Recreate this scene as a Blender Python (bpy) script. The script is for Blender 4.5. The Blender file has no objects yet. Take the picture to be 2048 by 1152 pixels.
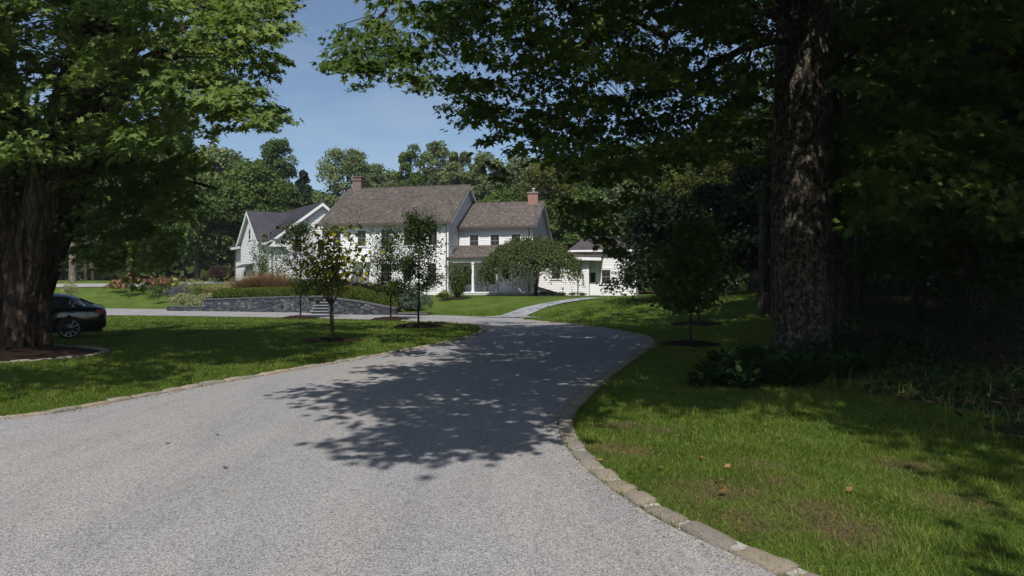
import bpy, math, random
import numpy as np
from mathutils import Vector, Matrix
R_ = math.radians
sc = bpy.context.scene
COL = sc.collection
# ---------------------------------------------------------------- camera, sky, sun, exposure
FPX = 1365.0                      # focal length in pixels of the 2048 wide photograph
CAMZ = 1.5
cam = bpy.data.cameras.new('camera'); camo = bpy.data.objects.new('camera', cam); COL.objects.link(camo)
camo.location = (0, 0, CAMZ); camo.rotation_euler = (R_(90), 0, 0)
cam.sensor_width = 36; cam.lens = 36 * FPX / 2048; cam.clip_end = 2000
sc.camera = camo
SUN_EL, SUN_AZ = 52.0, 183.0      # azimuth clockwise from +Y
w = bpy.data.worlds.new('World'); sc.world = w; w.use_nodes = True
wn = w.node_tree; bg = wn.nodes['Background']
sky = wn.nodes.new('ShaderNodeTexSky'); sky.sky_type = 'NISHITA'; sky.sun_disc = False
sky.sun_elevation = R_(SUN_EL); sky.sun_rotation = R_(SUN_AZ); sky.altitude = 200
sky.air_density = 1.0; sky.dust_density = 1.3; sky.ozone_density = 2.0
wtc = wn.nodes.new('ShaderNodeTexCoord'); wmp = wn.nodes.new('ShaderNodeMapping'); wmp.inputs['Scale'].default_value = (1, 1, 3.5); wn.links.new(wtc.outputs['Generated'], wmp.inputs[0])
wno = wn.nodes.new('ShaderNodeTexNoise'); wno.inputs['Scale'].default_value = 3.2; wno.inputs['Detail'].default_value = 7; wno.inputs['Roughness'].default_value = .6; wn.links.new(wmp.outputs[0], wno.inputs['Vector'])
wrp = wn.nodes.new('ShaderNodeValToRGB'); wrp.color_ramp.elements[0].position = .5; wrp.color_ramp.elements[0].color = (0, 0, 0, 1); wrp.color_ramp.elements[1].position = .78; wrp.color_ramp.elements[1].color = (.38, .38, .38, 1); wn.links.new(wno.outputs[0], wrp.inputs[0])
wmx = wn.nodes.new('ShaderNodeMix'); wmx.data_type = 'RGBA'; wn.links.new(wrp.outputs[0], wmx.inputs[0]); wn.links.new(sky.outputs[0], wmx.inputs[6]); wmx.inputs[7].default_value = (4.2, 4.9, 5.8, 1)
wn.links.new(wmx.outputs[2], bg.inputs[0]); bg.inputs[1].default_value = 0.105
sl = bpy.data.lights.new('sun', 'SUN'); sl.energy = 5.0; sl.angle = R_(0.5); sl.color = (1.0, 0.95, 0.87)
so = bpy.data.objects.new('sun', sl); COL.objects.link(so)
S = Vector((math.sin(R_(SUN_AZ)) * math.cos(R_(SUN_EL)), math.cos(R_(SUN_AZ)) * math.cos(R_(SUN_EL)), math.sin(R_(SUN_EL))))
so.rotation_euler = S.to_track_quat('Z', 'Y').to_euler(); so.location = (0, -20, 40)
sc.view_settings.view_transform = 'Standard'; sc.view_settings.look = 'None'
sc.view_settings.exposure = 0.13; sc.view_settings.gamma = 1
sc.cycles.max_bounces = 6; sc.cycles.diffuse_bounces = 2; sc.cycles.transparent_max_bounces = 4
sc.cycles.use_denoising = True

# ---------------------------------------------------------------- materials
def nodes(name):
    m = bpy.data.materials.new(name); m.use_nodes = True
    nt = m.node_tree; return m, nt, nt.nodes['Principled BSDF'], nt.nodes['Material Output']
def N(nt, t, **kw):
    n = nt.nodes.new(t)
    for k, v in kw.items():
        if k.startswith('i_'):
            key = k[2:]; key = int(key) if key.isdigit() else key
            n.inputs[key].default_value = v
        else: setattr(n, k, v)
    return n
def ramp(nt, fac, stops):
    r = nt.nodes.new('ShaderNodeValToRGB'); e = r.color_ramp.elements
    while len(e) < len(stops): e.new(0.5)
    for i, (p, c) in enumerate(stops):
        e[i].position = p; e[i].color = (*c, 1)
    nt.links.new(fac, r.inputs[0]); return r.outputs[0]
def mixc(nt, fac, a, b, mode='MIX'):
    n = nt.nodes.new('ShaderNodeMix'); n.data_type = 'RGBA'; n.blend_type = mode
    for s, v in ((n.inputs[0], fac), (n.inputs[6], a), (n.inputs[7], b)):
        if hasattr(v, 'is_linked'): nt.links.new(v, s)
        elif isinstance(v, (int, float)): s.default_value = v
        else: s.default_value = (*v, 1)
    return n.outputs[2]
def coords(nt, scale=(1, 1, 1), kind='Object'):
    tc = nt.nodes.new('ShaderNodeTexCoord'); mp = nt.nodes.new('ShaderNodeMapping')
    nt.links.new(tc.outputs[kind], mp.inputs[0]); mp.inputs['Scale'].default_value = scale
    return mp.outputs[0]
def noise(nt, vec, scale, detail=4, rough=.55):
    n = N(nt, 'ShaderNodeTexNoise'); n.inputs['Scale'].default_value = scale
    n.inputs['Detail'].default_value = detail; n.inputs['Roughness'].default_value = rough
    if vec is not None: nt.links.new(vec, n.inputs['Vector'])
    return n.outputs[0]
def bump(nt, bs, h, strength, dist=.02):
    b = N(nt, 'ShaderNodeBump'); b.inputs['Strength'].default_value = strength; b.inputs['Distance'].default_value = dist
    nt.links.new(h, b.inputs['Height']); nt.links.new(b.outputs[0], bs.inputs['Normal'])
def plain(name, c, rough=.6, var=.12, scale=3, spec=.4, metal=0, bmp=0):
    m, nt, bs, out = nodes(name)
    v = coords(nt); n = noise(nt, v, scale, 5)
    a = tuple(x * (1 - var) for x in c); b = tuple(min(1, x * (1 + var)) for x in c)
    nt.links.new(ramp(nt, n, [(.3, a), (.7, b)]), bs.inputs['Base Color'])
    bs.inputs['Roughness'].default_value = rough; bs.inputs['Specular IOR Level'].default_value = spec
    bs.inputs['Metallic'].default_value = metal
    if bmp: bump(nt, bs, noise(nt, v, scale * 12, 3), bmp)
    return m
def leafmat(name, c1, c2, trans=.35, tcol=None, rough=.6, spec=.12):
    m, nt, bs, out = nodes(name)
    at = N(nt, 'ShaderNodeAttribute', attribute_name='tint')
    mid = tuple((a + b) / 2 for a, b in zip(c1, c2))
    col = ramp(nt, at.outputs['Fac'], [(0, c1), (.5, mid), (1, c2)])
    nt.links.new(col, bs.inputs['Base Color']); bs.inputs['Roughness'].default_value = rough
    bs.inputs['Specular IOR Level'].default_value = spec
    tr = N(nt, 'ShaderNodeBsdfTranslucent')
    nt.links.new(mixc(nt, 1.0, col, tcol or (1.5, 1.5, .6), 'MULTIPLY'), tr.inputs[0])
    mx = N(nt, 'ShaderNodeMixShader'); mx.inputs[0].default_value = trans
    nt.links.new(bs.outputs[0], mx.inputs[1]); nt.links.new(tr.outputs[0], mx.inputs[2])
    nt.links.new(mx.outputs[0], out.inputs[0]); return m
def barkmat(name, c1, c2, lichen=None, sc_=7, st=.9, amount=.56):
    m, nt, bs, out = nodes(name)
    v = coords(nt, (1, 1, .2)); v2 = coords(nt)
    n = noise(nt, v, sc_, 8, .62)
    wn_ = N(nt, 'ShaderNodeTexNoise'); wn_.inputs['Scale'].default_value = 3.0; wn_.inputs['Detail'].default_value = 3; nt.links.new(v2, wn_.inputs['Vector'])
    vz = coords(nt, (1, 1, .22)); mxv = mixc(nt, .22, vz, wn_.outputs['Color'])
    vo = N(nt, 'ShaderNodeTexVoronoi', feature='DISTANCE_TO_EDGE'); vo.inputs['Scale'].default_value = sc_ * 1.5; nt.links.new(mxv, vo.inputs['Vector'])
    crk = ramp(nt, vo.outputs['Distance'], [(.0, (.25, .25, .25)), (.16, (1, 1, 1))])
    col = mixc(nt, 1.0, ramp(nt, n, [(.36, c1), (.62, c2)]), crk, 'MULTIPLY')
    hsum = N(nt, 'ShaderNodeMath', operation='MULTIPLY_ADD', i_1=.6); nt.links.new(vo.outputs['Distance'], hsum.inputs[0]); nt.links.new(n, hsum.inputs[2]); n = hsum.outputs[0]
    if lichen:
        l = noise(nt, coords(nt, (1, 1, .7)), 9, 9, .75); f = ramp(nt, l, [(amount - .02, (0, 0, 0)), (amount + .03, (1, 1, 1))])
        l2 = noise(nt, v2, 30, 3); lc = ramp(nt, l2, [(.35, tuple(x * .45 for x in lichen)), (.6, lichen)])
        col = mixc(nt, f, col, mixc(nt, .6, lc, crk, 'MULTIPLY'))
        g = ramp(nt, noise(nt, coords(nt, (1, 1, .5)), 1.3, 3), [(.6, (0, 0, 0)), (.72, (.7, .7, .7))])
        col = mixc(nt, g, col, (.10, .14, .085))
    nt.links.new(col, bs.inputs['Base Color']); bs.inputs['Roughness'].default_value = .92
    bs.inputs['Specular IOR Level'].default_value = .15
    bump(nt, bs, n, st, .12); return m

M = {}
M['white'] = plain('white_paint', (.66, .67, .68), .5, .03, 1.5)
M['white2'] = plain('white_trim_paint', (.70, .71, .72), .45, .03, 2)
M['gutter'] = plain('brown_gutter_metal', (.07, .055, .05), .45, .1, 3)
M['sash'] = plain('grey_sash_paint', (.17, .16, .16), .5, .08, 3)
M['lattice'] = plain('white_lattice', (.6, .62, .64), .55, .05, 4)
M['black'] = plain('black_metal', (.02, .02, .022), .4, .1, 4)
M['bluestone'] = plain('bluestone', (.19, .21, .235), .75, .22, 6, bmp=.3)
M['stone_cap'] = plain('stone_cap', (.085, .085, .09), .8, .3, 5, bmp=.3)
M['step_stone'] = plain('brown_step_stone', (.20, .17, .145), .85, .3, 5, bmp=.4)
M['mulch_edge'] = plain('mulch', (.026, .014, .010), .95, .55, 28, .1, bmp=1)
M['porch_back'] = M['white']
m, nt, bs, out = nodes('window_glass'); bs.inputs['Base Color'].default_value = (.012, .013, .016, 1)
bs.inputs['Roughness'].default_value = .06; bs.inputs['Specular IOR Level'].default_value = .35; M['glass'] = m

# cedar shingles (object coords, courses by height)
def shingle(name, c1, c2, k=7.0):
    m, nt, bs, out = nodes(name)
    tc = N(nt, 'ShaderNodeTexCoord'); sp = N(nt, 'ShaderNodeSeparateXYZ'); nt.links.new(tc.outputs['Object'], sp.inputs[0])
    mz = N(nt, 'ShaderNodeMath', operation='MULTIPLY', i_1=1.9); nt.links.new(sp.outputs['Z'], mz.inputs[0])
    cb = N(nt, 'ShaderNodeCombineXYZ'); nt.links.new(sp.outputs['X'], cb.inputs[0]); nt.links.new(mz.outputs[0], cb.inputs[1])
    br = N(nt, 'ShaderNodeTexBrick'); nt.links.new(cb.outputs[0], br.inputs['Vector'])
    br.inputs['Scale'].default_value = 1; br.inputs['Brick Width'].default_value = .17; br.inputs['Row Height'].default_value = .16
    br.inputs['Mortar Size'].default_value = .008; br.inputs['Bias'].default_value = 0
    br.inputs['Color1'].default_value = (*c1, 1); br.inputs['Color2'].default_value = (*c2, 1); br.inputs['Mortar'].default_value = (.03, .025, .02, 1)
    n = noise(nt, coords(nt, (1.0, .3, 5)), 3.2, 6, .75)
    col = mixc(nt, .75, br.outputs['Color'], ramp(nt, n, [(.36, (.35, .34, .33)), (.5, (1, 1, 1)), (.62, (2.3, 2.3, 2.3))]), 'MULTIPLY')
    big = noise(nt, coords(nt), .6, 3)
    col = mixc(nt, .5, col, ramp(nt, big, [(.3, (.75, .72, .66)), (.7, (1.2, 1.2, 1.25))]), 'MULTIPLY')
    nt.links.new(col, bs.inputs['Base Color']); bs.inputs['Roughness'].default_value = .88
    bs.inputs['Specular IOR Level'].default_value = .2
    bump(nt, bs, br.outputs['Fac'], -.6, .03); return m
M['shingle'] = shingle('weathered_cedar_shingles', (.092, .080, .070), (.056, .050, .045))
M['shingle2'] = shingle('weathered_cedar_shingles_red', (.112, .094, .086), (.066, .056, .052))
m, nt, bs, out = nodes('dark_standing_seam'); M['seam'] = m
n = noise(nt, coords(nt), 1.2, 3); nt.links.new(ramp(nt, n, [(.3, (.045, .043, .052)), (.7, (.065, .06, .072))]), bs.inputs['Base Color'])
bs.inputs['Roughness'].default_value = .5; bs.inputs['Metallic'].default_value = .3
m, nt, bs, out = nodes('brown_standing_seam'); M['seam2'] = m
n = noise(nt, coords(nt), 1.2, 3); nt.links.new(ramp(nt, n, [(.3, (.075, .06, .06)), (.7, (.105, .085, .085))]), bs.inputs['Base Color'])
bs.inputs['Roughness'].default_value = .5; bs.inputs['Metallic'].default_value = .3
def brick(name, c1, c2, mort, bw=.21, rh=.075, ms=.012):
    m, nt, bs, out = nodes(name)
    tc = N(nt, 'ShaderNodeTexCoord'); sp = N(nt, 'ShaderNodeSeparateXYZ'); nt.links.new(tc.outputs['Object'], sp.inputs[0])
    ad = N(nt, 'ShaderNodeMath', operation='ADD'); nt.links.new(sp.outputs['X'], ad.inputs[0]); nt.links.new(sp.outputs['Y'], ad.inputs[1])
    cb = N(nt, 'ShaderNodeCombineXYZ'); nt.links.new(ad.outputs[0], cb.inputs[0]); nt.links.new(sp.outputs['Z'], cb.inputs[1])
    br = N(nt, 'ShaderNodeTexBrick'); nt.links.new(cb.outputs[0], br.inputs['Vector']); br.inputs['Scale'].default_value = 1
    br.inputs['Brick Width'].default_value = bw; br.inputs['Row Height'].default_value = rh; br.inputs['Mortar Size'].default_value = ms
    br.inputs['Color1'].default_value = (*c1, 1); br.inputs['Color2'].default_value = (*c2, 1); br.inputs['Mortar'].default_value = (*mort, 1)
    nt.links.new(br.outputs[0], bs.inputs['Base Color']); bs.inputs['Roughness'].default_value = .9
    bump(nt, bs, br.outputs['Fac'], -.5, .01); return m
M['brick'] = brick('red_brick', (.27, .085, .06), (.20, .06, .045), (.30, .25, .22))
M['brick_old'] = brick('old_brown_brick', (.17, .085, .07), (.09, .06, .055), (.19, .17, .155))
# stones with per-face tint
def stonemat(name, c1, c2, c3, sc_=9):
    m, nt, bs, out = nodes(name)
    at = N(nt, 'ShaderNodeAttribute', attribute_name='tint')
    col = ramp(nt, at.outputs['Fac'], [(0, c1), (.55, c2), (1, c3)])
    n = noise(nt, coords(nt), sc_, 7, .65)
    col = mixc(nt, .8, col, ramp(nt, n, [(.3, (.5, .48, .46)), (.55, (1, 1, 1)), (.75, (1.35, 1.35, 1.35))]), 'MULTIPLY')
    nt.links.new(col, bs.inputs['Base Color']); bs.inputs['Roughness'].default_value = .9; bs.inputs['Specular IOR Level'].default_value = .2
    bump(nt, bs, noise(nt, coords(nt), sc_ * 3.5, 5), .8, .02); return m
M['wallstone'] = stonemat('grey_fieldstone', (.028, .032, .04), (.058, .066, .082), (.14, .14, .145))
M['kerbstone'] = stonemat('tan_granite_kerbstone', (.38, .305, .225), (.34, .295, .24), (.28, .255, .225), 16)
M['mortar'] = plain('pale_mortar', (.40, .375, .335), .9, .15, 14, .2, bmp=.5)
# bark
M['bark_left'] = barkmat('brown_furrowed_bark', (.016, .011, .008), (.105, .074, .055), None, 6, 1.0)
M['bark_right'] = barkmat('lichen_covered_bark', (.028, .024, .019), (.10, .086, .068), (.25, .23, .18), 11, 1.0, .52)
M['bark'] = barkmat('grey_bark', (.035, .03, .026), (.10, .085, .07), None, 9, .7)
M['bark_pale'] = barkmat('pale_bark', (.10, .085, .07), (.24, .21, .18), None, 9, .4)
M['birch'] = barkmat('birch_bark', (.22, .2, .18), (.5, .48, .44), None, 9, .3)
# leaves
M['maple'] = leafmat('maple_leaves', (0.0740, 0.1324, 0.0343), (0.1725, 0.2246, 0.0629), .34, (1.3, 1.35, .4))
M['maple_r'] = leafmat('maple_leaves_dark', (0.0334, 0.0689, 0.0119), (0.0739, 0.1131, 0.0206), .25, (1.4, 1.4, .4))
M['woods'] = leafmat('woodland_leaves', (0.0273, 0.0483, 0.0105), (0.0577, 0.0840, 0.0168), .2)
M['woods_y'] = leafmat('yellowish_woodland_leaves', (0.0474, 0.0685, 0.0126), (0.0896, 0.0975, 0.0185), .3)
M['woods_b'] = leafmat('hazed_greyish_green_leaves', (0.0825, 0.1224, 0.0511), (0.1661, 0.2061, 0.0926), .25)  # greyish green, lightened so that distance haze sits in the leaf colour
M['fg'] = leafmat('forest_green_leaves', (0.0399, 0.0781, 0.0179), (0.0976, 0.1419, 0.0311), .25)
M['pine'] = leafmat('pine_needles', (0.0098, 0.0210, 0.0084), (0.0210, 0.0364, 0.0126), .08)
M['young'] = leafmat('young_tree_leaves', (0.0147, 0.0315, 0.0092), (0.0473, 0.0756, 0.0139), .25)
M['redbud'] = leafmat('olive_redbud_leaves', (0.0702, 0.0936, 0.0156), (0.3276, 0.2964, 0.0281), .42)
M['weep'] = leafmat('weeping_tree_leaves', (0.0360, 0.0576, 0.0180), (0.0900, 0.1116, 0.0405), .25)
M['box'] = leafmat('boxwood_leaves', (0.0338, 0.0600, 0.0075), (0.1013, 0.1312, 0.0165), .15)
M['varieg'] = leafmat('variegated_leaves', (0.0864, 0.1224, 0.0360), (0.3600, 0.3600, 0.1872), .15, (1, 1, .7))
M['bluebush'] = leafmat('blue_green_leaves', (0.0385, 0.0665, 0.0420), (0.1400, 0.1820, 0.1400), .15, (1, 1, .9))
M['under'] = leafmat('undergrowth_leaves', (0.0134, 0.0335, 0.0119), (0.0261, 0.0558, 0.0149), .2)
M['weed'] = leafmat('weed_leaves', (.03, .075, .012), (.07, .13, .02), .3)
M['tan'] = leafmat('tan_grass_blades', (0.1898, 0.1079, 0.0561), (0.4140, 0.2587, 0.1380), .3, (1, 1, 1))
M['brownplum'] = leafmat('plum_brown_leaves', (0.0320, 0.0200, 0.0176), (0.0720, 0.0440, 0.0360), .2, (1, 1, 1))
M['gpl'] = leafmat('garden_plant_leaves', (0.0300, 0.0600, 0.0135), (0.0900, 0.1275, 0.0263), .25)
M['lav'] = leafmat('lavender_stems', (0.0720, 0.0800, 0.0800), (0.1600, 0.1600, 0.1920), .2, (1, 1, 1))
M['f_pink'] = leafmat('pink_hydrangea_flowers', (0.2800, 0.1120, 0.0720), (0.4160, 0.2240, 0.1360), .2, (1, 1, 1))
M['f_cream'] = leafmat('cream_hydrangea_flowers', (0.4400, 0.4000, 0.2560), (0.5600, 0.5280, 0.3840), .2, (1, 1, 1))
M['f_yel'] = leafmat('lime_flowers', (.42, .45, .10), (.6, .6, .2), .2, (1, 1, 1))
M['f_mag'] = leafmat('magenta_flowers', (.3, .07, .2), (.42, .14, .3), .2, (1, 1, 1))
M['grass'] = leafmat('grass_blades', (0.0835, 0.1388, 0.0191), (0.2191, 0.2683, 0.0573), .3, (1.2, 1.2, .5), .6, .15)
M['dry'] = leafmat('dry_leaf', (0.1650, 0.0750, 0.0375), (0.3150, 0.1875, 0.0900), .1, (1, 1, 1))

# ---------------------------------------------------------------- object bookkeeping
def tag(o, label=None, cat=None, group=None, kind=None):
    if label: o['label'] = label
    if cat: o['category'] = cat
    if group: o['group'] = group
    if kind: o['kind'] = kind
    return o
def empty(name, loc=(0, 0, 0), rz=0, label=None, cat=None, group=None):
    o = bpy.data.objects.new(name, None); COL.objects.link(o); o.location = loc; o.rotation_euler = (0, 0, rz)
    o.empty_display_size = .2
    return tag(o, label, cat, group)
def copy_tree(o, parent=None):
    c = o.copy(); COL.objects.link(c); c.parent = parent
    for ch in list(o.children): copy_tree(ch, c)
    return c
def link(name, me, mat, parent=None):
    if mat: me.materials.append(mat)
    o = bpy.data.objects.new(name, me); COL.objects.link(o)
    if parent: o.parent = parent
    return o
class MB:
    def __init__(s, T=None): s.v = []; s.f = []; s.t = []; s.T = T; s.n = 0
    def add(s, vs, fs, tint=None):
        b = len(s.v)
        for p in vs:
            s.v.append(tuple(s.T @ Vector(p)) if s.T is not None else tuple(p))
        for f in fs: s.f.append([b + i for i in f]); s.t.append(tint if tint is not None else .5)
    def box(s, x0, x1, y0, y1, z0, z1, tint=None):
        v = [(x0, y0, z0), (x1, y0, z0), (x1, y1, z0), (x0, y1, z0), (x0, y0, z1), (x1, y0, z1), (x1, y1, z1), (x0, y1, z1)]
        s.add(v, [(0, 3, 2, 1), (4, 5, 6, 7), (0, 1, 5, 4), (1, 2, 6, 5), (2, 3, 7, 6), (3, 0, 4, 7)], tint)
    def slab(s, pts, off):            # polygon pts extruded by vector off
        n = len(pts); o = Vector(off); v = [tuple(p) for p in pts] + [tuple(Vector(p) + o) for p in pts]
        s.add(v, [list(range(n))[::-1], list(range(n, 2 * n))] + [(i, (i + 1) % n, n + (i + 1) % n, n + i) for i in range(n)])
    def bar(s, a, b, r, k=6, r2=None): s.tube([a, b], [r, r if r2 is None else r2], k)
    def tube(s, pts, rad, k=8, cap=True, wob=0, seed=0):
        rnd = np.random.RandomState(seed); pts = [Vector(p) for p in pts]; n = len(pts); vs = []
        for i, p in enumerate(pts):
            d = (pts[min(i + 1, n - 1)] - pts[max(i - 1, 0)])
            if d.length < 1e-6: d = Vector((0, 0, 1))
            d.normalize(); a = d.orthogonal() if abs(d.z) < .9 else Vector((1, 0, 0)); a = (a - d * a.dot(d)).normalized(); c = d.cross(a)
            for j in range(k):
                t = 2 * math.pi * j / k; r = rad[i] * (1 + wob * rnd.uniform(-1, 1))
                vs.append(p + (a * math.cos(t) + c * math.sin(t)) * r)
        fs = [(i * k + j, i * k + (j + 1) % k, (i + 1) * k + (j + 1) % k, (i + 1) * k + j) for i in range(n - 1) for j in range(k)]
        if cap: fs += [list(range(k))[::-1], [(n - 1) * k + j for j in range(k)]]
        s.add(vs, fs)
    def build(s, name, mat, parent=None, smooth=False, tint=False):
        me = bpy.data.meshes.new(name); me.from_pydata(s.v, [], s.f)
        if smooth: me.polygons.foreach_set('use_smooth', [True] * len(me.polygons))
        if tint:
            a = me.attributes.new('tint', 'FLOAT', 'FACE'); a.data.foreach_set('value', s.t)
        me.update()
        return link(name, me, mat, parent)

# fast mesh of many copies of one small shape
LEAF = {}
def _half(pts):
    n = len(pts); v = [(x, y, z) for x, y, z in pts] + [(-x, y, z) for x, y, z in pts[1:-1]]
    f1 = list(range(n)); f2 = [0] + [n + i for i in range(n - 2)] + [n - 1]
    return np.array(v, float), [f1, f2[::-1]]
LEAF['maple'] = _half([(0, 0, 0), (.30, -.04, .06), (.46, .22, .09), (.24, .30, .05), (.56, .66, .07), (.17, .58, .03), (0, 1.05, -.07)])
LEAF['oval'] = _half([(0, 0, 0), (.22, .3, .06), (.20, .65, .05), (0, 1.0, -.06)])
LEAF['heart'] = _half([(0, 0, 0), (.30, -.08, .05), (.46, .3, .07), (.25, .72, .04), (0, 1.0, -.08)])
LEAF['long'] = _half([(0, 0, 0), (.12, .3, .05), (.13, .6, .03), (0, 1.0, -.18)])
LEAF['clump'] = (np.array([(-.5, -.1, 0), (-.1, -.5, .1), (.45, -.35, -.05), (.35, .1, .12), (.5, .5, 0), (-.05, .3, -.1), (-.45, .45, .08)], float), [[0, 1, 2, 3, 4, 5, 6]])
LEAF['clump2'] = (np.array([(-.5, .0, 0), (0, -.22, .1), (.5, 0, -.05), (.05, .25, .1), (-.1, -.5, .15), (.12, -.1, 0), (.15, .5, -.1), (-.15, .1, .05)], float), [[0, 1, 2, 3], [4, 5, 6, 7]])
LEAF['blade'] = (np.array([(-.5, 0, 0), (.5, 0, 0), (.35, .55, .12), (-.35, .55, .12), (0, 1, .4)], float), [[0, 1, 2, 3], [3, 2, 4]])
LEAF['tri'] = (np.array([(-.5, 0, 0), (.5, 0, 0), (0, 1, 0)], float), [[0, 1, 2]])
def frames(Y, Z):
    Y = Y / (np.linalg.norm(Y, axis=1, keepdims=True) + 1e-9)
    X = np.cross(Y, Z); X /= (np.linalg.norm(X, axis=1, keepdims=True) + 1e-9); Z2 = np.cross(X, Y)
    return np.stack([X, Y, Z2], axis=2)        # columns
def scatter(name, shape, P, Rm, size, mat, parent=None, tint=None, wid=None, rnd=np.random):
    V, F = LEAF[shape]; n, k = len(P), len(V)
    V2 = np.broadcast_to(V, (n, k, 3)).copy()
    if wid is not None: V2[:, :, 0] *= wid[:, None]
    V2 *= np.asarray(size).reshape(-1, 1, 1)
    co = np.einsum('nij,nkj->nki', Rm, V2) + P[:, None, :]
    me = bpy.data.meshes.new(name); me.vertices.add(n * k); me.vertices.foreach_set('co', co.astype(np.float32).ravel())
    fl = np.concatenate([np.array(f) for f in F]); ln = np.array([len(f) for f in F]); nf = len(F)
    loops = (np.arange(n)[:, None] * k + fl[None, :]).ravel().astype(np.int32)
    me.loops.add(len(loops)); me.loops.foreach_set('vertex_index', loops)
    tot = np.tile(ln, n).astype(np.int32); st = np.concatenate([[0], np.cumsum(tot)[:-1]]).astype(np.int32)
    me.polygons.add(n * nf); me.polygons.foreach_set('loop_start', st); me.polygons.foreach_set('loop_total', tot)
    if tint is None: tint = np.random.uniform(0, 1, n)
    a = me.attributes.new('tint', 'FLOAT', 'FACE'); a.data.foreach_set('value', np.repeat(tint, nf).astype(np.float32))
    me.update(calc_edges=True)
    return link(name, me, mat, parent)
def unit(a): return a / (np.linalg.norm(a, axis=-1, keepdims=True) + 1e-9)

# ---------------------------------------------------------------- geometry of the place
def inpoly(px, py, poly):
    px = np.asarray(px, float); py = np.asarray(py, float); r = np.zeros(px.shape, bool); n = len(poly)
    for i in range(n):
        x1, y1 = poly[i]; x2, y2 = poly[(i + 1) % n]
        c = ((y1 > py) != (y2 > py)) & (px < (x2 - x1) * (py - y1) / ((y2 - y1) or 1e-9) + x1); r ^= c
    return r
def sstep(a, b, x):
    t = np.clip((x - a) / (b - a), 0, 1); return t * t * (3 - 2 * t)
# retaining wall plan (world), from left to right
WALL_L = [(-19.9, 43.8), (-16.5, 42.6), (-13.5, 41.6), (-11.3, 40.9)]
WALL_R = [(-10.35, 38.5), (-8.6, 38.1), (-6.4, 37.6)]
def yfar(x):
    return np.interp(x, [-60, -30, -22, -19.9, -13, -10.35, -6.4, -3.5, -.5, 1, 5, 9], [52, 50, 47, 44.0, 41.6, 39.2, 37.7, 37.2, 34.5, 33, 28.5, 24])
def ground(x, y):
    x = np.asarray(x, float); y = np.asarray(y, float)
    yf = yfar(x)
    H = np.interp(x, [-60, -26, -19, -12, 0, 12, 30], [2.3, 2.1, 1.35, 1.0, .92, .86, .9])
    h = H * sstep(0, 14, y - yf)
    # terrace held by the walls
    wy = np.interp(x, [-19.9, -16.5, -13.5, -11.3, -10.35, -8.6, -6.4], [43.8, 42.6, 41.6, 40.9, 38.5, 38.1, 37.6])
    top = np.interp(x, [-19.9, -17, -11.3, -10.35, -9, -6.4], [.72, .86, .95, .93, .8, .3])
    on = (x > -19.9) & (x < -6.4) & (y > wy + .25)
    stairs = (x > -11.5) & (x < -10.2) & (y < 43.6)
    h = np.where(on & ~stairs, np.maximum(h, top), h)
    h = np.where(stairs & on, np.minimum(np.maximum(0, (y - 41.0) / 1.7), 1) * .7, h)
    h = np.where((y > 48) , h + .25 * sstep(60, 90, y), h)
    # the bank under the woods on the right
    h = h + .11 * np.clip(x - 8.2, 0, 14) * sstep(2, 9, y) * sstep(60, 30, y)
    h = h + .02 * np.clip(x - 3, 0, 6) * sstep(9, 4, y)
    return h
def gz(x, y): return float(ground(x, y))
def at(px, py, d): return Vector(((px - 1024) / FPX * d, d, CAMZ - (py - 576) / FPX * d))
def G(px, py):                          # where the view ray through a photograph point meets the ground
    k = (px - 1024) / FPX; s = (py - 576) / FPX; d = 2.0
    while d < 140:
        if CAMZ - s * d <= gz(k * d, d): break
        d += .05
    return Vector((k * d, d, gz(k * d, d)))
EDGE_R = [(1700, 1222), (1549, 1151), (1497, 1127), (1445, 1103), (1391, 1079), (1320, 1045), (1276, 1017), (1236, 990), (1197, 961), (1161, 932), (1137, 902), (1119, 870), (1117, 852), (1126, 826), (1150, 800), (1180, 775), (1205, 755), (1243, 728), (1282, 702), (1298, 688), (1291, 677), (1262, 668), (1200, 657), (1130, 648.5), (1045, 640.5)]
EDGE_L = [(-420, 920), (-200, 873), (0, 840), (110, 829), (200, 812), (330, 788), (450, 766), (560, 747), (640, 733), (700, 723), (800, 705), (880, 689), (930, 678), (960, 668), (971, 660), (962, 652), (930, 647.5), (880, 644.5), (800, 641)]
FAR_NEAR = [(800, 641), (700, 638.5), (600, 636), (450, 633.5), (300, 631.5), (130, 630.5), (-150, 630)]
def flat(px, py):
    d = FPX * CAMZ / (py - 576); return ((px - 1024) / FPX * d, d)
def smooth_line(pts, step):
    P = np.array(pts, float); n = len(P); out = []
    for i in range(n - 1):
        p0, p1, p2, p3 = P[max(i - 1, 0)], P[i], P[i + 1], P[min(i + 2, n - 1)]
        m = max(2, int(np.linalg.norm(p2 - p1) / .1))
        for t in np.linspace(0, 1, m, endpoint=False):
            out.append(.5 * ((2 * p1) + (-p0 + p2) * t + (2 * p0 - 5 * p1 + 4 * p2 - p3) * t * t + (-p0 + 3 * p1 - 3 * p2 + p3) * t ** 3))
    out.append(P[-1]); out = np.array(out)
    L = np.concatenate([[0], np.cumsum(np.linalg.norm(np.diff(out, axis=0), axis=1))])
    s = np.arange(0, L[-1], step)
    return np.stack([np.interp(s, L, out[:, 0]), np.interp(s, L, out[:, 1])], 1)
eR = smooth_line([flat(*p) for p in EDGE_R], .25)
eL = smooth_line([flat(*p) for p in EDGE_L], .25)
fN = smooth_line([flat(*p) for p in FAR_NEAR], .5)
fx = np.linspace(-60, .6, 80)
farline = np.stack([fx, yfar(fx) + .05], 1)[::-1]
drive_poly = [tuple(p) for p in eR] + [tuple(p) for p in farline] + [(-60, 38)] + [tuple(p) for p in fN[::-1]] + [tuple(p) for p in eL[::-1]] + [(-12, 2), (-14, -12), (6, -12), (6, 0)]
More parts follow.
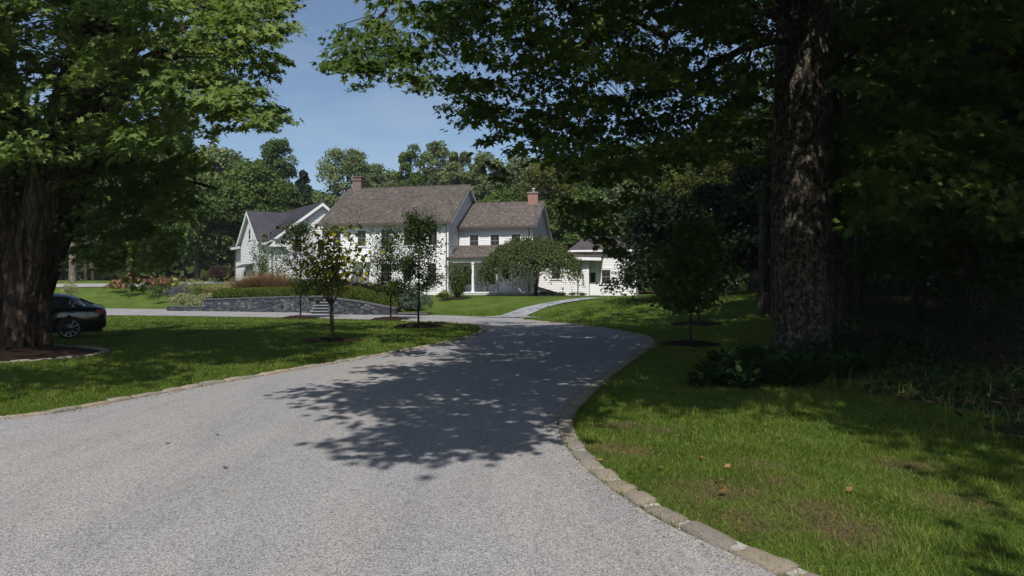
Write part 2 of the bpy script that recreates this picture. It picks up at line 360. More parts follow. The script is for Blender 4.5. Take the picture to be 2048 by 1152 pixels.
DP = np.array(drive_poly)
def on_drive(x, y): return inpoly(x, y, drive_poly)

# ground sheet
xs = np.unique(np.concatenate([np.linspace(-400, -60, 12), np.arange(-60, -26, 1.0), np.arange(-26, 22, .25), np.arange(22, 60, 1.0), np.linspace(60, 400, 12)]))
ys = np.unique(np.concatenate([np.linspace(-200, -14, 10), np.arange(-14, 2, .8), np.arange(2, 64, .25), np.arange(64, 110, 1.0), np.linspace(110, 700, 14)]))
X, Y = np.meshgrid(xs, ys); Z = ground(X, Y)
nx, ny = len(xs), len(ys)
vco = np.stack([X.ravel(), Y.ravel(), Z.ravel()], 1)
ii = (np.arange(ny - 1)[:, None] * nx + np.arange(nx - 1)[None, :]).ravel()
fidx = np.stack([ii, ii + 1, ii + nx + 1, ii + nx], 1)
me = bpy.data.meshes.new('lawn_ground'); me.from_pydata(vco.tolist(), [], fidx.tolist())
me.polygons.foreach_set('use_smooth', [True] * len(me.polygons))
DIRT = [(1440, 985, .55), (1270, 905, .35), (1210, 895, .3), (1640, 1020, .4), (1560, 960, .3), (1700, 1060, .4), (1330, 860, .3), (1240, 850, .35), (1480, 1045, .35), (1800, 930, .4), (1880, 1000, .4), (1520, 930, .25)]
DW = [(*flat(a, b), r * .85) for a, b, r in DIRT]
rs = np.random.RandomState(5)
def wobble(x, y, f=1.0):
    return (np.sin(x * 1.7 * f + 1.3 * np.sin(y * 1.1 * f)) + np.sin(y * 2.3 * f + 1.7 * np.sin(x * .9 * f + 2)) + np.sin((x + y) * 3.1 * f)) / 3
def dirt(x, y):
    d = np.zeros_like(x)
    for cx, cy, r in DW:
        q = np.hypot((x - cx) , (y - cy) * 1.1) / r + .35 * wobble(x, y, 3)
        d = np.maximum(d, np.clip(1.25 - q, 0, 1))
    return d
def wood(x, y):
    e = np.interp(y, [-10, 5.0, 6.5, 9, 14, 18, 24, 34, 60], [4.6, 4.4, 4.5, 4.4, 5.0, 8.5, 11.2, 14.5, 17]) + .5 * wobble(x, y, .8)
    return sstep(0, .9, x - e)
vx, vy = vco[:, 0], vco[:, 1]
a = me.attributes.new('dirt', 'FLOAT', 'POINT'); a.data.foreach_set('value', dirt(vx, vy).astype(np.float32))
farw = sstep(64, 74, vy + .0 * vx)
a = me.attributes.new('wood', 'FLOAT', 'POINT'); a.data.foreach_set('value', np.maximum(wood(vx, vy), farw).astype(np.float32))
m, nt, bs, out = nodes('lawn_soil')
v = coords(nt)
g = ramp(nt, noise(nt, v, .9, 6, .6), [(.3, (.042, .074, .012)), (.55, (.07, .11, .018)), (.75, (.105, .135, .03))])
g = mixc(nt, .8, g, ramp(nt, noise(nt, coords(nt, (1, .35, 1)), 22, 3, .7), [(.3, (.5, .55, .5)), (.6, (1.25, 1.2, 1.1))]), 'MULTIPLY')
d_ = ramp(nt, noise(nt, v, 22, 6, .7), [(.3, (.045, .03, .018)), (.55, (.10, .072, .042)), (.75, (.17, .13, .08))])
l_ = ramp(nt, noise(nt, v, 9, 6, .7), [(.3, (.018, .013, .009)), (.6, (.055, .038, .024)), (.8, (.12, .085, .05))])
ad = N(nt, 'ShaderNodeAttribute', attribute_name='dirt'); aw = N(nt, 'ShaderNodeAttribute', attribute_name='wood')
g = mixc(nt, ad.outputs['Fac'], g, d_); g = mixc(nt, aw.outputs['Fac'], g, l_)
nt.links.new(g, bs.inputs['Base Color']); bs.inputs['Roughness'].default_value = .9; bs.inputs['Specular IOR Level'].default_value = .1
bump(nt, bs, noise(nt, v, 30, 4, .7), .9, .03)
tag(link('lawn_ground', me, m), kind='structure')

# driveway
import bmesh
def sheet(name, poly, z, mat, drape=False, step=None, lift=.0):
    bm = bmesh.new(); vs = [bm.verts.new((x, y, 0)) for x, y in poly]; f = bm.faces.new(vs)
    if f.normal.z < 0 or True: bm.normal_update()
    if f.normal.z < 0: f.normal_flip()
    bmesh.ops.triangulate(bm, faces=[f])
    for v_ in bm.verts: v_.co.z = z if not drape else gz(v_.co.x, v_.co.y) + lift
    me = bpy.data.meshes.new(name); bm.to_mesh(me); bm.free()
    return tag(link(name, me, mat), kind='structure')
m, nt, bs, out = nodes('pale_chip_seal_gravel'); v = coords(nt)
vo = N(nt, 'ShaderNodeTexVoronoi'); vo.inputs['Scale'].default_value = 112; nt.links.new(v, vo.inputs['Vector'])
sp = N(nt, 'ShaderNodeSeparateColor'); nt.links.new(vo.outputs['Color'], sp.inputs[0])
g = ramp(nt, sp.outputs[0], [(.0, (.14, .14, .145)), (.16, (.262, .262, .268)), (.62, (.33, .329, .335)), (.96, (.41, .407, .405))])
ed = ramp(nt, vo.outputs['Distance'], [(.3, (1.06, 1.06, 1.06)), (.7, (.3, .3, .31))])
g = mixc(nt, .7, g, ed, 'MULTIPLY')
g = mixc(nt, .8, g, ramp(nt, noise(nt, v, 38, 3, .6), [(.3, (.8, .8, .8)), (.5, (1, 1, 1)), (.7, (1.12, 1.12, 1.12))]), 'MULTIPLY')
g = mixc(nt, .7, g, ramp(nt, noise(nt, coords(nt, (.8, .35, 1)), .8, 4, .5), [(.35, (.93, .93, .98)), (.62, (1.08, 1.03, .97))]), 'MULTIPLY')
g = mixc(nt, ramp(nt, noise(nt, coords(nt, (1, .5, 1)), 2.6, 5, .6), [(.6, (0, 0, 0)), (.74, (.55, .55, .55))]), g, (.235, .20, .165))
g = mixc(nt, .85, g, ramp(nt, noise(nt, coords(nt, (1.1, .22, 1)), 1.5, 5, .65), [(.34, (.84, .84, .86)), (.5, (1, 1, 1)), (.66, (1.07, 1.055, 1.03))]), 'MULTIPLY')
g = mixc(nt, ramp(nt, noise(nt, v, 1.9, 8, .72), [(.66, (0, 0, 0)), (.74, (.45, .45, .45))]), g, (.16, .15, .14))
nt.links.new(g, bs.inputs['Base Color']); bs.inputs['Roughness'].default_value = .85; bs.inputs['Specular IOR Level'].default_value = .25
bump(nt, bs, vo.outputs['Distance'], -1.0, .016)
M['gravel'] = m
sheet('driveway', drive_poly, .012, m)
# flagstone path
pc = [G(a, b) for a, b in [(1008, 636), (1062, 619), (1100, 609), (1145, 601.5), (1192, 596.5)]]
pl = smooth_line([(p.x, p.y) for p in pc], .5)
mbp = MB(); wdt = .72
for i in range(len(pl)):
    d = pl[min(i + 1, len(pl) - 1)] - pl[max(i - 1, 0)]; d = d / np.linalg.norm(d); nrm = np.array([-d[1], d[0]])
    wv = wdt + 1.3 * max(0, 1 - i * .5 / 1.6) ** 2
    for s_ in (-1, 1):
        p = pl[i] + nrm * wv * s_; mbp.v.append((p[0], p[1], max(gz(*p), gz(*pl[i])) + .035))
for i in range(len(pl) - 1): mbp.f.append([2 * i, 2 * i + 1, 2 * i + 3, 2 * i + 2]); mbp.t.append(.5)
m, nt, bs, out = nodes('bluestone_flags')
vo = N(nt, 'ShaderNodeTexVoronoi'); vo.inputs['Scale'].default_value = 1.5; nt.links.new(coords(nt), vo.inputs['Vector'])
vo2 = N(nt, 'ShaderNodeTexVoronoi', feature='DISTANCE_TO_EDGE'); vo2.inputs['Scale'].default_value = 1.5; nt.links.new(coords(nt), vo2.inputs['Vector'])
sp = N(nt, 'ShaderNodeSeparateColor'); nt.links.new(vo.outputs['Color'], sp.inputs[0])
g = ramp(nt, sp.outputs[0], [(0, (.13, .14, .16)), (1, (.24, .25, .27))])
g = mixc(nt, ramp(nt, vo2.outputs['Distance'], [(.02, (1, 1, 1)), (.05, (0, 0, 0))]), g, (.34, .35, .36))
nt.links.new(g, bs.inputs['Base Color']); bs.inputs['Roughness'].default_value = .75
tag(mbp.build('garden_path', m), kind='structure')
# upper drive beyond the far lawn
mb = MB()
for x in np.arange(-60, -16.5, .7):
    y0 = 59.5; mb.add([(x, y0, gz(x, y0) + .06), (x + .7, y0, gz(x + .7, y0) + .06), (x + .7, y0 + 1.6, gz(x + .7, y0 + 1.6) + .06), (x, y0 + 1.6, gz(x, y0 + 1.6) + .06)], [(0, 1, 2, 3)])
tag(mb.build('upper_driveway', M['gravel']), kind='structure')

# kerbs of rounded stones
def rounded_block(seed):
    r = np.random.RandomState(seed); bm = bmesh.new(); bmesh.ops.create_cube(bm, size=1)
    bmesh.ops.subdivide_edges(bm, edges=bm.edges[:], cuts=3, use_grid_fill=True)
    for v_ in bm.verts:
        c = v_.co; q = Vector((abs(c.x) * 2, abs(c.y) * 2, abs(c.z) * 2)); k = (q.x ** 7 + q.y ** 7 + q.z ** 7) ** (1 / 7)
        v_.co = c / max(k, .6); v_.co += Vector(r.uniform(-.042, .042, 3))
    me = bpy.data.meshes.new('kerb_stone'); bm.to_mesh(me); bm.free()
    for p in me.polygons: p.use_smooth = True
    a = me.attributes.new('tint', 'FLOAT', 'FACE'); a.data.foreach_set('value', [r.uniform(0, 1)] * len(me.polygons))
    me.materials.append(M['kerbstone']); return me
blocks = [rounded_block(i) for i in range(9)]
def kerb(line, label, L0, wid, hgt, side, z=0.0, seed=1, name='stone_kerb'):
    r = np.random.RandomState(seed); root = empty(name, (float(line[0][0]), float(line[0][1]), 0), label=label, cat='kerb')
    D = np.concatenate([[0], np.cumsum(np.linalg.norm(np.diff(line, axis=0), axis=1))]); s = 0; tot = D[-1]; cnt = 0
    o0 = Vector((line[0][0], line[0][1], 0)); mort = MB()
    def P(t): return np.array([np.interp(t, D, line[:, 0]), np.interp(t, D, line[:, 1])])
    while s < tot - .1 and cnt < 99:
        l = L0 * r.uniform(.78, 1.3); a_, b_ = P(s), P(min(s + l, tot)); c = (a_ + b_) / 2; d = b_ - a_; ang = math.atan2(d[1], d[0])
        nrm = np.array([-d[1], d[0]]) / (np.linalg.norm(d) + 1e-9) * side; c = c + nrm * wid * .5
        o = bpy.data.objects.new('kerb_stone', blocks[r.randint(len(blocks))]); COL.objects.link(o); o.parent = root
        hz = hgt * r.uniform(.85, 1.15)
        o.location = (c[0] - o0.x, c[1] - o0.y, z + hz * .5 - .045); o.rotation_euler = (r.normal(0, .06), r.normal(0, .04), ang + r.normal(0, .045))
        o.scale = (l - .035, wid * r.uniform(.9, 1.12), hz + .03); cnt += 1
        s += l + .01
    ps = np.arange(0, min(s, tot), .15)
    for i in range(len(ps) - 1):
        a_, b_ = P(ps[i]), P(ps[i + 1]); d = b_ - a_; nrm = np.array([-d[1], d[0]]) / (np.linalg.norm(d) + 1e-9) * side
        q = [a_ + nrm * wid * .2, b_ + nrm * wid * .2, b_ + nrm * wid * .92, a_ + nrm * wid * .92]
        pz = z + hgt * .74 - .03
        vs = [(p[0] - o0.x, p[1] - o0.y, pz) for p in q] + [(p[0] - o0.x, p[1] - o0.y, z - .05) for p in q]
        mort.add(vs, [(0, 1, 2, 3), (0, 4, 5, 1), (2, 6, 7, 3)])
    mort.build('mortar_bed', M['mortar'], root)
    return root
kerb(eR, 'kerb of tan granite setts curving along the right side of the driveway', .34, .16, .072, -1, seed=3)
kerb(eL, 'kerb of tan granite setts round the tip of the island lawn left of the driveway', .42, .16, .072, 1, seed=4)

# ---------------------------------------------------------------- houses
def frame_T(a, b, out_sign=1):       # local (s along wall, o outward, z) for wall a->b, outward to the right of a->b
    a = Vector((a[0], a[1], 0)); e = (Vector((b[0], b[1], 0)) - a).normalized(); n = Vector((e.y, -e.x, 0)) * out_sign
    return Matrix(((e.x, n.x, 0, a.x), (e.y, n.y, 0, a.y), (0, 0, 1, 0), (0, 0, 0, 1))), (Vector((b[0], b[1], 0)) - a).length
def clap(mb, a, b, z0, z1, lo=None, hi=None, ex=.145):
    T, L = frame_T(a, b); mb.T = T; lo = lo or (lambda z: 0); hi = hi or (lambda z: L); z = z0
    while z < z1 - 1e-4:
        zt = min(z + ex, z1); a0, a1, b0, b1 = lo(z), hi(z), lo(zt), hi(zt)
        if a1 - a0 > .01:
            mb.add([(a0, .033, z), (a1, .033, z), (b1, .004, zt), (b0, .004, zt)], [(0, 1, 2, 3)])
            mb.add([(a0, 0, z), (a1, 0, z), (a1, .033, z), (a0, .033, z)], [(0, 1, 2, 3)])
        z = zt
    # backing
    pts = [(lo(z0), 0), (hi(z0), 0)]
    mb.add([(lo(z0), -.02, z0), (hi(z0), -.02, z0), (hi(z1), -.02, z1), (lo(z1), -.02, z1)], [(0, 1, 2, 3)])
    mb.T = None
def window(root, a, b, s, z, w_, h_, rows=2, cols=2, sill=True, label=None):
    T, L = frame_T(a, b); c = .10
    m1 = MB(T)
    m1.box(s - c, s, .001, .06, z - .02, z + h_ + c); m1.box(s + w_, s + w_ + c, .001, .06, z - .02, z + h_ + c)
    m1.box(s, s + w_, .001, .062, z + h_, z + h_ + c + .02); m1.box(s - c - .03, s + w_ + c + .03, .001, .10, z - .09, z - .02)
    m1.box(s - c - .04, s + w_ + c + .04, .001, .085, z + h_ + c + .02, z + h_ + c + .05)
    wo = m1.build('window', M['white2'], root)
    if label: wo['label'] = label
    m2 = MB(T); t = .045
    m2.box(s, s + t, .003, .045, z - .02, z + h_); m2.box(s + w_ - t, s + w_, .003, .045, z - .02, z + h_)
    m2.box(s + t, s + w_ - t, .003, .045, z + h_ - t, z + h_); m2.box(s + t, s + w_ - t, .003, .045, z - .02, z + t)
    m2.box(s + t, s + w_ - t, .003, .048, z + h_ / 2 - .025, z + h_ / 2 + .025)
    for k in range(1, cols):
        x = s + w_ * k / cols; m2.box(x - .012, x + .012, .003, .041, z + t, z + h_ / 2 - .025); m2.box(x - .012, x + .012, .003, .041, z + h_ / 2 + .025, z + h_ - t)
    m2.build('sash', M['sash'], wo)
    m3 = MB(T); m3.add([(s + .02, .037, z), (s + w_ - .02, .037, z), (s + w_ - .02, .037, z + h_ - .02), (s + .02, .037, z + h_ - .02)], [(0, 1, 2, 3)])
    m3.build('pane', M['glass'], wo)
    return wo
def downspout(root, x, y, z0, z1, dx=0, dy=-.45):
    m_ = MB(); m_.tube([(x + dx, y + dy, z1), (x + dx * .4, y + dy * .7, z1 - .25), (x, y - .06, z1 - .6), (x, y - .06, z0)], [.045] * 4, 6)
    return m_.build('downspout', M['gutter'], root)
def door(root, a, b, s, z, w_, h_, col='white2', glazed=True):
    T, L = frame_T(a, b); m1 = MB(T); c = .11
    m1.box(s - c, s, .001, .06, z, z + h_ + c); m1.box(s + w_, s + w_ + c, .001, .06, z, z + h_ + c); m1.box(s, s + w_, .001, .062, z + h_, z + h_ + c)
    m1.box(s, s + w_, .001, .036, z, z + h_)
    d = m1.build('door', M[col], root)
    if glazed:
        m2 = MB(T); m2.box(s + w_ * .25, s + w_ * .75, .0365, .041, z + h_ * .5, z + h_ * .88); m2.build('pane', M['glass'], d)
    m3 = MB(T); m3.box(s + w_ * .84, s + w_ * .92, .0365, .09, z + h_ * .42, z + h_ * .5); m3.build('handle', M['black'], d)
    return d

TH = R_(12.0); OX, OY, HZ = -5.06, 54.0, .93
def hloc(px, v_=0.0):              # position along the facade (local x) seen at photo column px on plane y = v_
    k = (px - 1024) / FPX; c, s = math.cos(TH), math.sin(TH)
    # world = O + x*(c,-s) + v*(s,c)
    return (k * (OY + c * v_) - (OX + s * v_)) / (c + k * s)
house = empty('farmhouse', (OX, OY, HZ), -TH, 'long white clapboard farmhouse with weathered shingle roofs and a lower porch wing', 'house')
Lm = -hloc(646.5)                 # facade length
EH, RH, DM = 5.92, 9.35, 5.5      # eave, ridge heights above local zero, ridge depth
zb = -1.0
mb = MB()
clap(mb, (-Lm, 0), (0, 0), zb, EH)
def gl(L, zE, zR):
    return (lambda z: 0 if z <= zE else (z - zE) / (zR - zE) * L / 2), (lambda z: L if z <= zE else L - (z - zE) / (zR - zE) * L / 2)
lo, hi = gl(2 * DM, EH, RH)
clap(mb, (0, 0), (0, 2 * DM), zb, RH, lo, hi)
clap(mb, (-Lm, 2 * DM), (-Lm, 0), zb, RH, lo, hi)
clap(mb, (0, 2 * DM), (-Lm, 2 * DM), zb, EH)
wallo = mb.build('clapboard_wall', M['white'], house)
mb = MB()                          # trim: corner boards, frieze
for x0 in (-Lm - .03, -.15):
    mb.box(x0, x0 + .18, -.045, -.026, zb, EH - .35)
mb.box(.028, .045, -.045, .13, zb, EH - .1)
mb.box(-Lm - .03, .03, -.05, -.027, EH - .35, EH - .02)
mb.box(-Lm - .33, .33, -.38, -.0, EH - .27, EH - .23)      # soffit
mb.build('trim_board', M['white2'], house)
def gable_roof(root, x0, x1, y0, zE, yR, zR, y1, zE1, mat, th=.09, oh=.42, ohx=.36, name='roof', rake=True):
    """front eave at y0/zE, ridge yR/zR, back eave y1/zE1, with overhangs"""
    s1 = (zR - zE) / (yR - y0); s2 = (zR - zE1) / (y1 - yR)
    A = (y0 - oh, zE - oh * s1 + .06); B = (yR, zR + .10); C = (y1 + oh, zE1 - oh * s2 + .06)
    m_ = MB(); X0, X1 = x0 - ohx, x1 + ohx
    m_.slab([(X0, A[0], A[1]), (X1, A[0], A[1]), (X1, B[0], B[1]), (X0, B[0], B[1])], (0, 0, th))
    m_.slab([(X0, B[0] + .001, B[1]), (X1, B[0] + .001, B[1]), (X1, C[0], C[1]), (X0, C[0], C[1])], (0, 0, th))
    ro = m_.build(name, mat, root)
    if rake:
        for X, dx in ((X1, -.035), (X0, .035)):
            r_ = MB()
            for P_, Q_ in ((A, B), (C, B)):
                r_.slab([(X, P_[0], P_[1] - .003), (X, Q_[0], Q_[1] - .003), (X, Q_[0], Q_[1] - .22), (X, P_[0], P_[1] - .19)], (dx, 0, 0))
            w2 = ohx - .04
            for P_, Q_ in ((A, B), (C, B)):
                xi = X + (dx if dx < 0 else dx); xo = (x1 + .03) if dx < 0 else (x0 - .03)
                r_.add([(xi, P_[0], P_[1] - .03), (xi, Q_[0], Q_[1] - .03), (xo, Q_[0], Q_[1] - .03), (xo, P_[0], P_[1] - .03)], [(0, 1, 2, 3)])
            r_.build('rake_board', M['white2'], ro)
        rc = MB(); rc.tube([(X0, B[0], B[1] + th + .0), (X1, B[0], B[1] + th + .0)], [.05, .05], 6); rc.build('ridge_cap', M['gutter'], ro)
    g_ = MB(); g_.box(X0 - .01, X1 + .01, A[0] - .13, A[0] - .002, A[1] - .10, A[1] + .085); g_.build('gutter', M['gutter'], ro)
    return ro
main_roof = gable_roof(house, -Lm, 0, 0, EH, DM, RH, 2 * DM, EH, M['shingle'])
# upper windows, lower windows
for px in (674, 724, 771, 817, 866):
    x = hloc(px) + Lm; window(house, (-Lm, 0), (0, 0), x - .36, 3.98, .72, 1.28)
for px in (671, 771, 815, 864):
    x = hloc(px) + Lm; window(house, (-Lm, 0), (0, 0), x - .38, 1.1, .76, 1.45)
x = hloc(724) + Lm
dr = door(house, (-Lm, 0), (0, 0), x - .45, .3, .92, 2.1)
mb = MB(); xd = hloc(724); mb.slab([(xd - .8, -1.2, 2.65), (xd + .8, -1.2, 2.65), (xd + .0, -1.2, 3.2)], (0, 1.17, 0)); mb.build('door_hood', M['white2'], house)
mb = MB()
for s_ in (-.7, .7): mb.box(xd + s_ - .06, xd + s_ + .06, -1.14, -1.02, .0, 2.65)
mb.box(xd - .95, xd + .95, -1.3, -.03, -.3, .12); mb.build('entry_porch', M['white2'], house)
downspout(house, -.12, 0, zb, EH - .1); downspout(house, -Lm + .0, 0, zb, EH - .1, -.25)
def chimney(root, x, y, z0, z1, w_, d_, mat, cap, style):
    m_ = MB(); m_.box(x - w_ / 2, x + w_ / 2, y - d_ / 2, y + d_ / 2, z0, z1); c = m_.build('chimney', mat, root)
    m2 = MB(); e = .07
    if style == 'old':
        m2.box(x - w_ / 2 - e, x + w_ / 2 + e, y - d_ / 2 - e, y + d_ / 2 + e, z1, z1 + .1)
        for i in range(4):
            for j in (0, 1):
                xx = x - w_ / 2 + (w_ - .16) * i / 3; yy = y - d_ / 2 if j == 0 else y + d_ / 2 - .16
                m2.box(xx, xx + .16, yy, yy + .16, z1 + .1, z1 + .3)
        m2.box(x - w_ / 2 - e, x + w_ / 2 + e, y - d_ / 2 - e, y + d_ / 2 + e, z1 + .3, z1 + .38)
        m2.build('cap', mat, c)
    else:
        m2.box(x - w_ / 2 - e, x + w_ / 2 + e, y - d_ / 2 - e, y + d_ / 2 + e, z1, z1 + .13); m2.build('cap', M['step_stone'], c)
        m3 = MB(); m3.tube([(x, y, z1 + .13), (x, y, z1 + .42), (x, y, z1 + .425), (x, y, z1 + .5)], [.12, .12, .19, .15], 10); m3.build('flue', plain('flue_metal', (.35, .36, .38), .4, .1, 3, metal=.6), c)
    return c
chimney(house, -Lm + .55, DM + .1, RH - .9, RH + .85, .82, .82, M['brick_old'], None, 'old')
# wing
WX, WY = 6.25, 2.84
WE, WR, WYR, WBE, WYB = 5.70, 7.95, 4.2 + WY, 4.75, WY + 9.2
mb = MB(); clap(mb, (0.03, WY), (WX, WY), zb, WE)
def wl(z):
    return 0 if z <= WE else (z - WE) / (WR - WE) * 4.2
def wh(z):
    return 9.2 if z <= WBE else 9.2 - (z - WBE) / (WR - WBE) * 5.0
clap(mb, (WX, WY), (WX, WYB), zb, WR, wl, wh)
mb.build('wing_wall', M['white'], house)
mb = MB(); mb.box(.03, WX + .03, WY - .05, WY - .027, WE - .42, WE - .02); mb.box(WX - .15, WX + .03, WY - .045, WY - .026, zb, WE - .42)
mb.box(WX + .027, WX + .045, WY - .045, WY + .12, zb, WE - .3)
mb.box(.03, WX + .28, WY - .38, WY, WE - .25, WE - .21); mb.build('wing_trim', M['white2'], house)
gable_roof(house, .42, WX, WY, WE, WYR, WR, WYB, WBE, M['shingle2'], ohx=.34, name='wing_roof')
for px in (948.5, 990, 1032):
    x = hloc(px, WY); window(house, (0, WY), (WX, WY), x - .37, 3.97, .74, .98)
window(house, (WX, WY), (WX, WYB), 1.6, 1.6, .75, 1.3)
downspout(house, WX - .25, WY, zb, WE - .05)
chimney(house, hloc(1069, WYR) - .05, WYR - .15, WR - .8, WR + .82, .86, .86, M['brick'], None, 'new')
# porch
PE, PT, PF = 2.93, 4.02, .26
px0, px1 = -.15, WX + .9
mb = MB(); mb.slab([(px0, -.05, PE), (px1, -.05, PE), (px1 - .35, WY - .04, PT), (px0 + .2, WY - .04, PT)], (0, 0, .09)); pr = mb.build('porch_roof', M['shingle2'], house)
mb = MB(); mb.box(px0, px1, -.17, -.052, PE - .05, PE + .05); mb.build('gutter', M['gutter'], pr)
mb = MB(); mb.box(px0 + .1, px1 - .15, .04, .22, PE - .34, PE - .005); mb.box(px0 + .1, px0 + .25, .22, WY - .05, PE - .34, PE - .01)
mb.add([(px0 + .1, 0, PE - .008), (px1 - .1, 0, PE - .008), (px1 - .1, WY - .05, PE - .008), (px0 + .1, WY - .05, PE - .008)], [(0, 1, 2, 3)]); mb.build('porch_beam', M['white2'], house)
for px in (946, 993, 1040):
    x = hloc(px, .15); mb = MB(); mb.box(x - .085, x + .085, .06, .21, PF, PE - .34); mb.box(x - .12, x + .12, .03, .24, PF, PF + .12); mb.box(x - .12, x + .12, .03, .24, PE - .46, PE - .345)
    mb.build('porch_post', M['white2'], house)
xp0 = hloc(920, .0); xp1 = hloc(1062, 0)
mb = MB(); mb.box(xp0, xp1, -.06, WY - .03, PF - .1, PF - .001); mb.build('porch_floor', M['white2'], house)
mb = MB(); x = xp0
mb.box(xp0, xp1, -.02, .0, PF - .2, PF - .1); mb.box(xp0, xp1, -.02, .0, PF - .62, PF - .52)
while x < xp1:
    mb.box(x, x + .035, -.02, .0, PF - .52, PF - .2); x += .09
for z in (.28, .36, .44): mb.box(xp0, xp1, -.024, -.021, PF - z - .012, PF - z + .012)
mb.box(xp0, xp1, .25, .27, PF - .7, PF - .1)
mb.build('lattice_skirt', M['lattice'], house)
for px in (937, 985): window(house, (0, WY), (WX, WY), hloc(px, WY) - .42, PF + .62, .84, 1.5)
door(house, (0, WY), (WX, WY), hloc(1012, WY) - .45, PF, .9, 2.05)
# right annex
annex = empty('annex', (OX, OY, HZ), -TH, 'low white clapboard annex with a brown metal hip roof at the right end', 'annex')
AY = 3.6
ax0, ax1 = hloc(1172, AY), hloc(1272, AY)
AE = 3.55
mb = MB(); clap(mb, (ax0, AY), (ax1, AY), zb, AE); clap(mb, (ax1, AY), (ax1, AY + 7), zb, AE); clap(mb, (ax0, AY + 7), (ax0, AY), zb, AE); clap(mb, (ax1, AY + 7), (ax0, AY + 7), zb, AE)
mb.build('annex_wall', M['white'], annex)
ex0, ex1 = hloc(1137, AY) , ax1 + .4; hp = 1.6
zA = AE + .08; rz = AE + 1.5; cxm = hloc(1172, AY + 3.5)
mb = MB()
E = [(ex0, AY - .4, zA), (ex1, AY - .4, zA), (ex1, AY + 7.4, zA), (ex0, AY + 7.4, zA)]; a1 = (cxm, AY + 3.5, rz); a2 = (ex1 - 3.0, AY + 3.5, rz)
mb.add([E[0], E[1], a2, a1], [(0, 1, 2, 3)]); mb.add([E[1], E[2], a2], [(0, 1, 2)]); mb.add([E[2], E[3], a1, a2], [(0, 1, 2, 3)]); mb.add([E[3], E[0], a1], [(0, 1, 2)])
def seams(mb, A, B, C, D, n, r=.018):      # ribs between edge A-B and edge D-C
    for i in range(n + 1):
        t = i / n; p = Vector(A).lerp(Vector(B), t); q = Vector(D).lerp(Vector(C), t); mb.bar(p + Vector((0, 0, .015)), q + Vector((0, 0, .015)), r, 4)
for i in range(12):
    t = i / 11; p = Vector(E[0]).lerp(Vector(E[1]), t)
    # run up the slope parallel to y until a hip is met
    kx = min(1, (p.x - E[0][0]) / max(a1[0] - E[0][0], .1), (E[1][0] - p.x) / max(E[1][0] - a2[0], .1))
    q = Vector((p.x, p.y + 3.9 * kx, p.z + (rz - zA) * kx)); mb.bar(p, q, .02, 4)
mb.build('hip_roof', M['seam2'], annex)
mb = MB(); mb.box(ex0, ex1, AY - .42, AY - .40, zA - .15, zA + .0); mb.box(ex0, ex1, AY - .38, AY + 7.4, zA - .1, zA - .06); mb.build('fascia', M['white2'], annex)
# link wall (lower), with flat canopy
LY = 2.7
lx0, lx1 = hloc(1066, LY), hloc(1177, LY)
LE = 3.0
mb = MB(); clap(mb, (lx0, LY), (lx1, LY), zb, LE); clap(mb, (lx1, LY), (lx1, AY + 1), zb, LE); mb.build('link_wall', M['white'], annex)
mb = MB(); mb.box(lx1 - .13, lx1 + .03, LY - .045, LY - .026, zb, LE - .05); mb.build('corner_board', M['white2'], annex)
lxr = hloc(1204, LY - .5)
mb = MB(); mb.slab([(lx0, LY - .6, LE + .18), (lxr, LY - .6, LE + .0), (lxr, AY - .05, LE + .12), (lx0, AY - .05, LE + .5)], (0, 0, .1)); mb.build('canopy_roof', M['shingle2'], annex)
mb = MB(); mb.slab([(lx0, LY - .57, LE - .1), (lxr - .05, LY - .57, LE - .27), (lxr - .05, LY - .57, LE - .003), (lx0, LY - .57, LE + .175)], (0, .04, 0)); mb.slab([(lx0, LY - .5, LE - .12), (lxr - .1, LY - .5, LE - .28), (lxr - .1, AY - .05, LE - .22), (lx0, AY - .05, LE - .12)], (0, 0, .03)); mb.build('canopy_fascia', M['white2'], annex)
mb = MB(); bx = hloc(1196, AY); mb.bar((bx, AY - .03, LE - 1.3), (bx, AY - .8, LE - .3), .05, 4); mb.box(bx - .05, bx + .05, AY - .09, AY - .03, LE - 1.4, LE - .3); mb.build('bracket', M['white2'], annex)
dx = hloc(1186, AY) - ax0
door(annex, (ax0, AY), (ax1, AY), dx - .42, -.02, .84, 2.08)
window(annex, (ax0, AY), (ax1, AY), hloc(1212, AY) - ax0 - .34, .92, .70, 1.12)
downspout(annex, hloc(1156, LY), LY, zb, LE - .1)
window(annex, (lx0, LY), (lx1, LY), hloc(1112, LY) - lx0 - .35, 1.3, .7, 1.1)
window(annex, (ax0, AY), (ax1, AY), hloc(1257, AY) - ax0 - .34, .92, .70, 1.12)
# door step of the annex
st = MB(); sx = hloc(1187, AY); st.box(sx - 1.15, sx + 1.35, AY - 1.3, AY - .06, -.28, -.08); st.box(sx - 1.3, sx + 1.5, AY - 1.75, AY - 1.301, -.3, -.19)
o = st.build('door_step', M['step_stone']); o.location = (OX, OY, HZ); o.rotation_euler = (0, 0, -TH); tag(o, 'brown stone doorstep in front of the annex door', 'doorstep')
# sloping stone knee wall beside the porch
kw = MB(); k0 = hloc(1064, 2.0); k1 = hloc(1136, 2.0); kw.slab([(k0, 1.85, -.9), (k1, 1.85, -.9), (k1, 1.85, -.12), (k0 + .1, 1.85, .7), (k0, 1.85, .7)], (0, .3, 0))
kr = empty('knee_wall', (OX, OY, HZ), -TH, 'low sloping white knee wall with dark stone cap between porch and annex', 'wall')
kw.build('wall', M['white'], kr); kc = MB(); kc.slab([(k1 + .1, 1.8, -.15), (k0 + .08, 1.8, .701), (k0 + .08, 1.8, .80), (k1 + .1, 1.8, -.05)], (0, .4, 0)); kc.build('cap', M['step_stone'], kr)
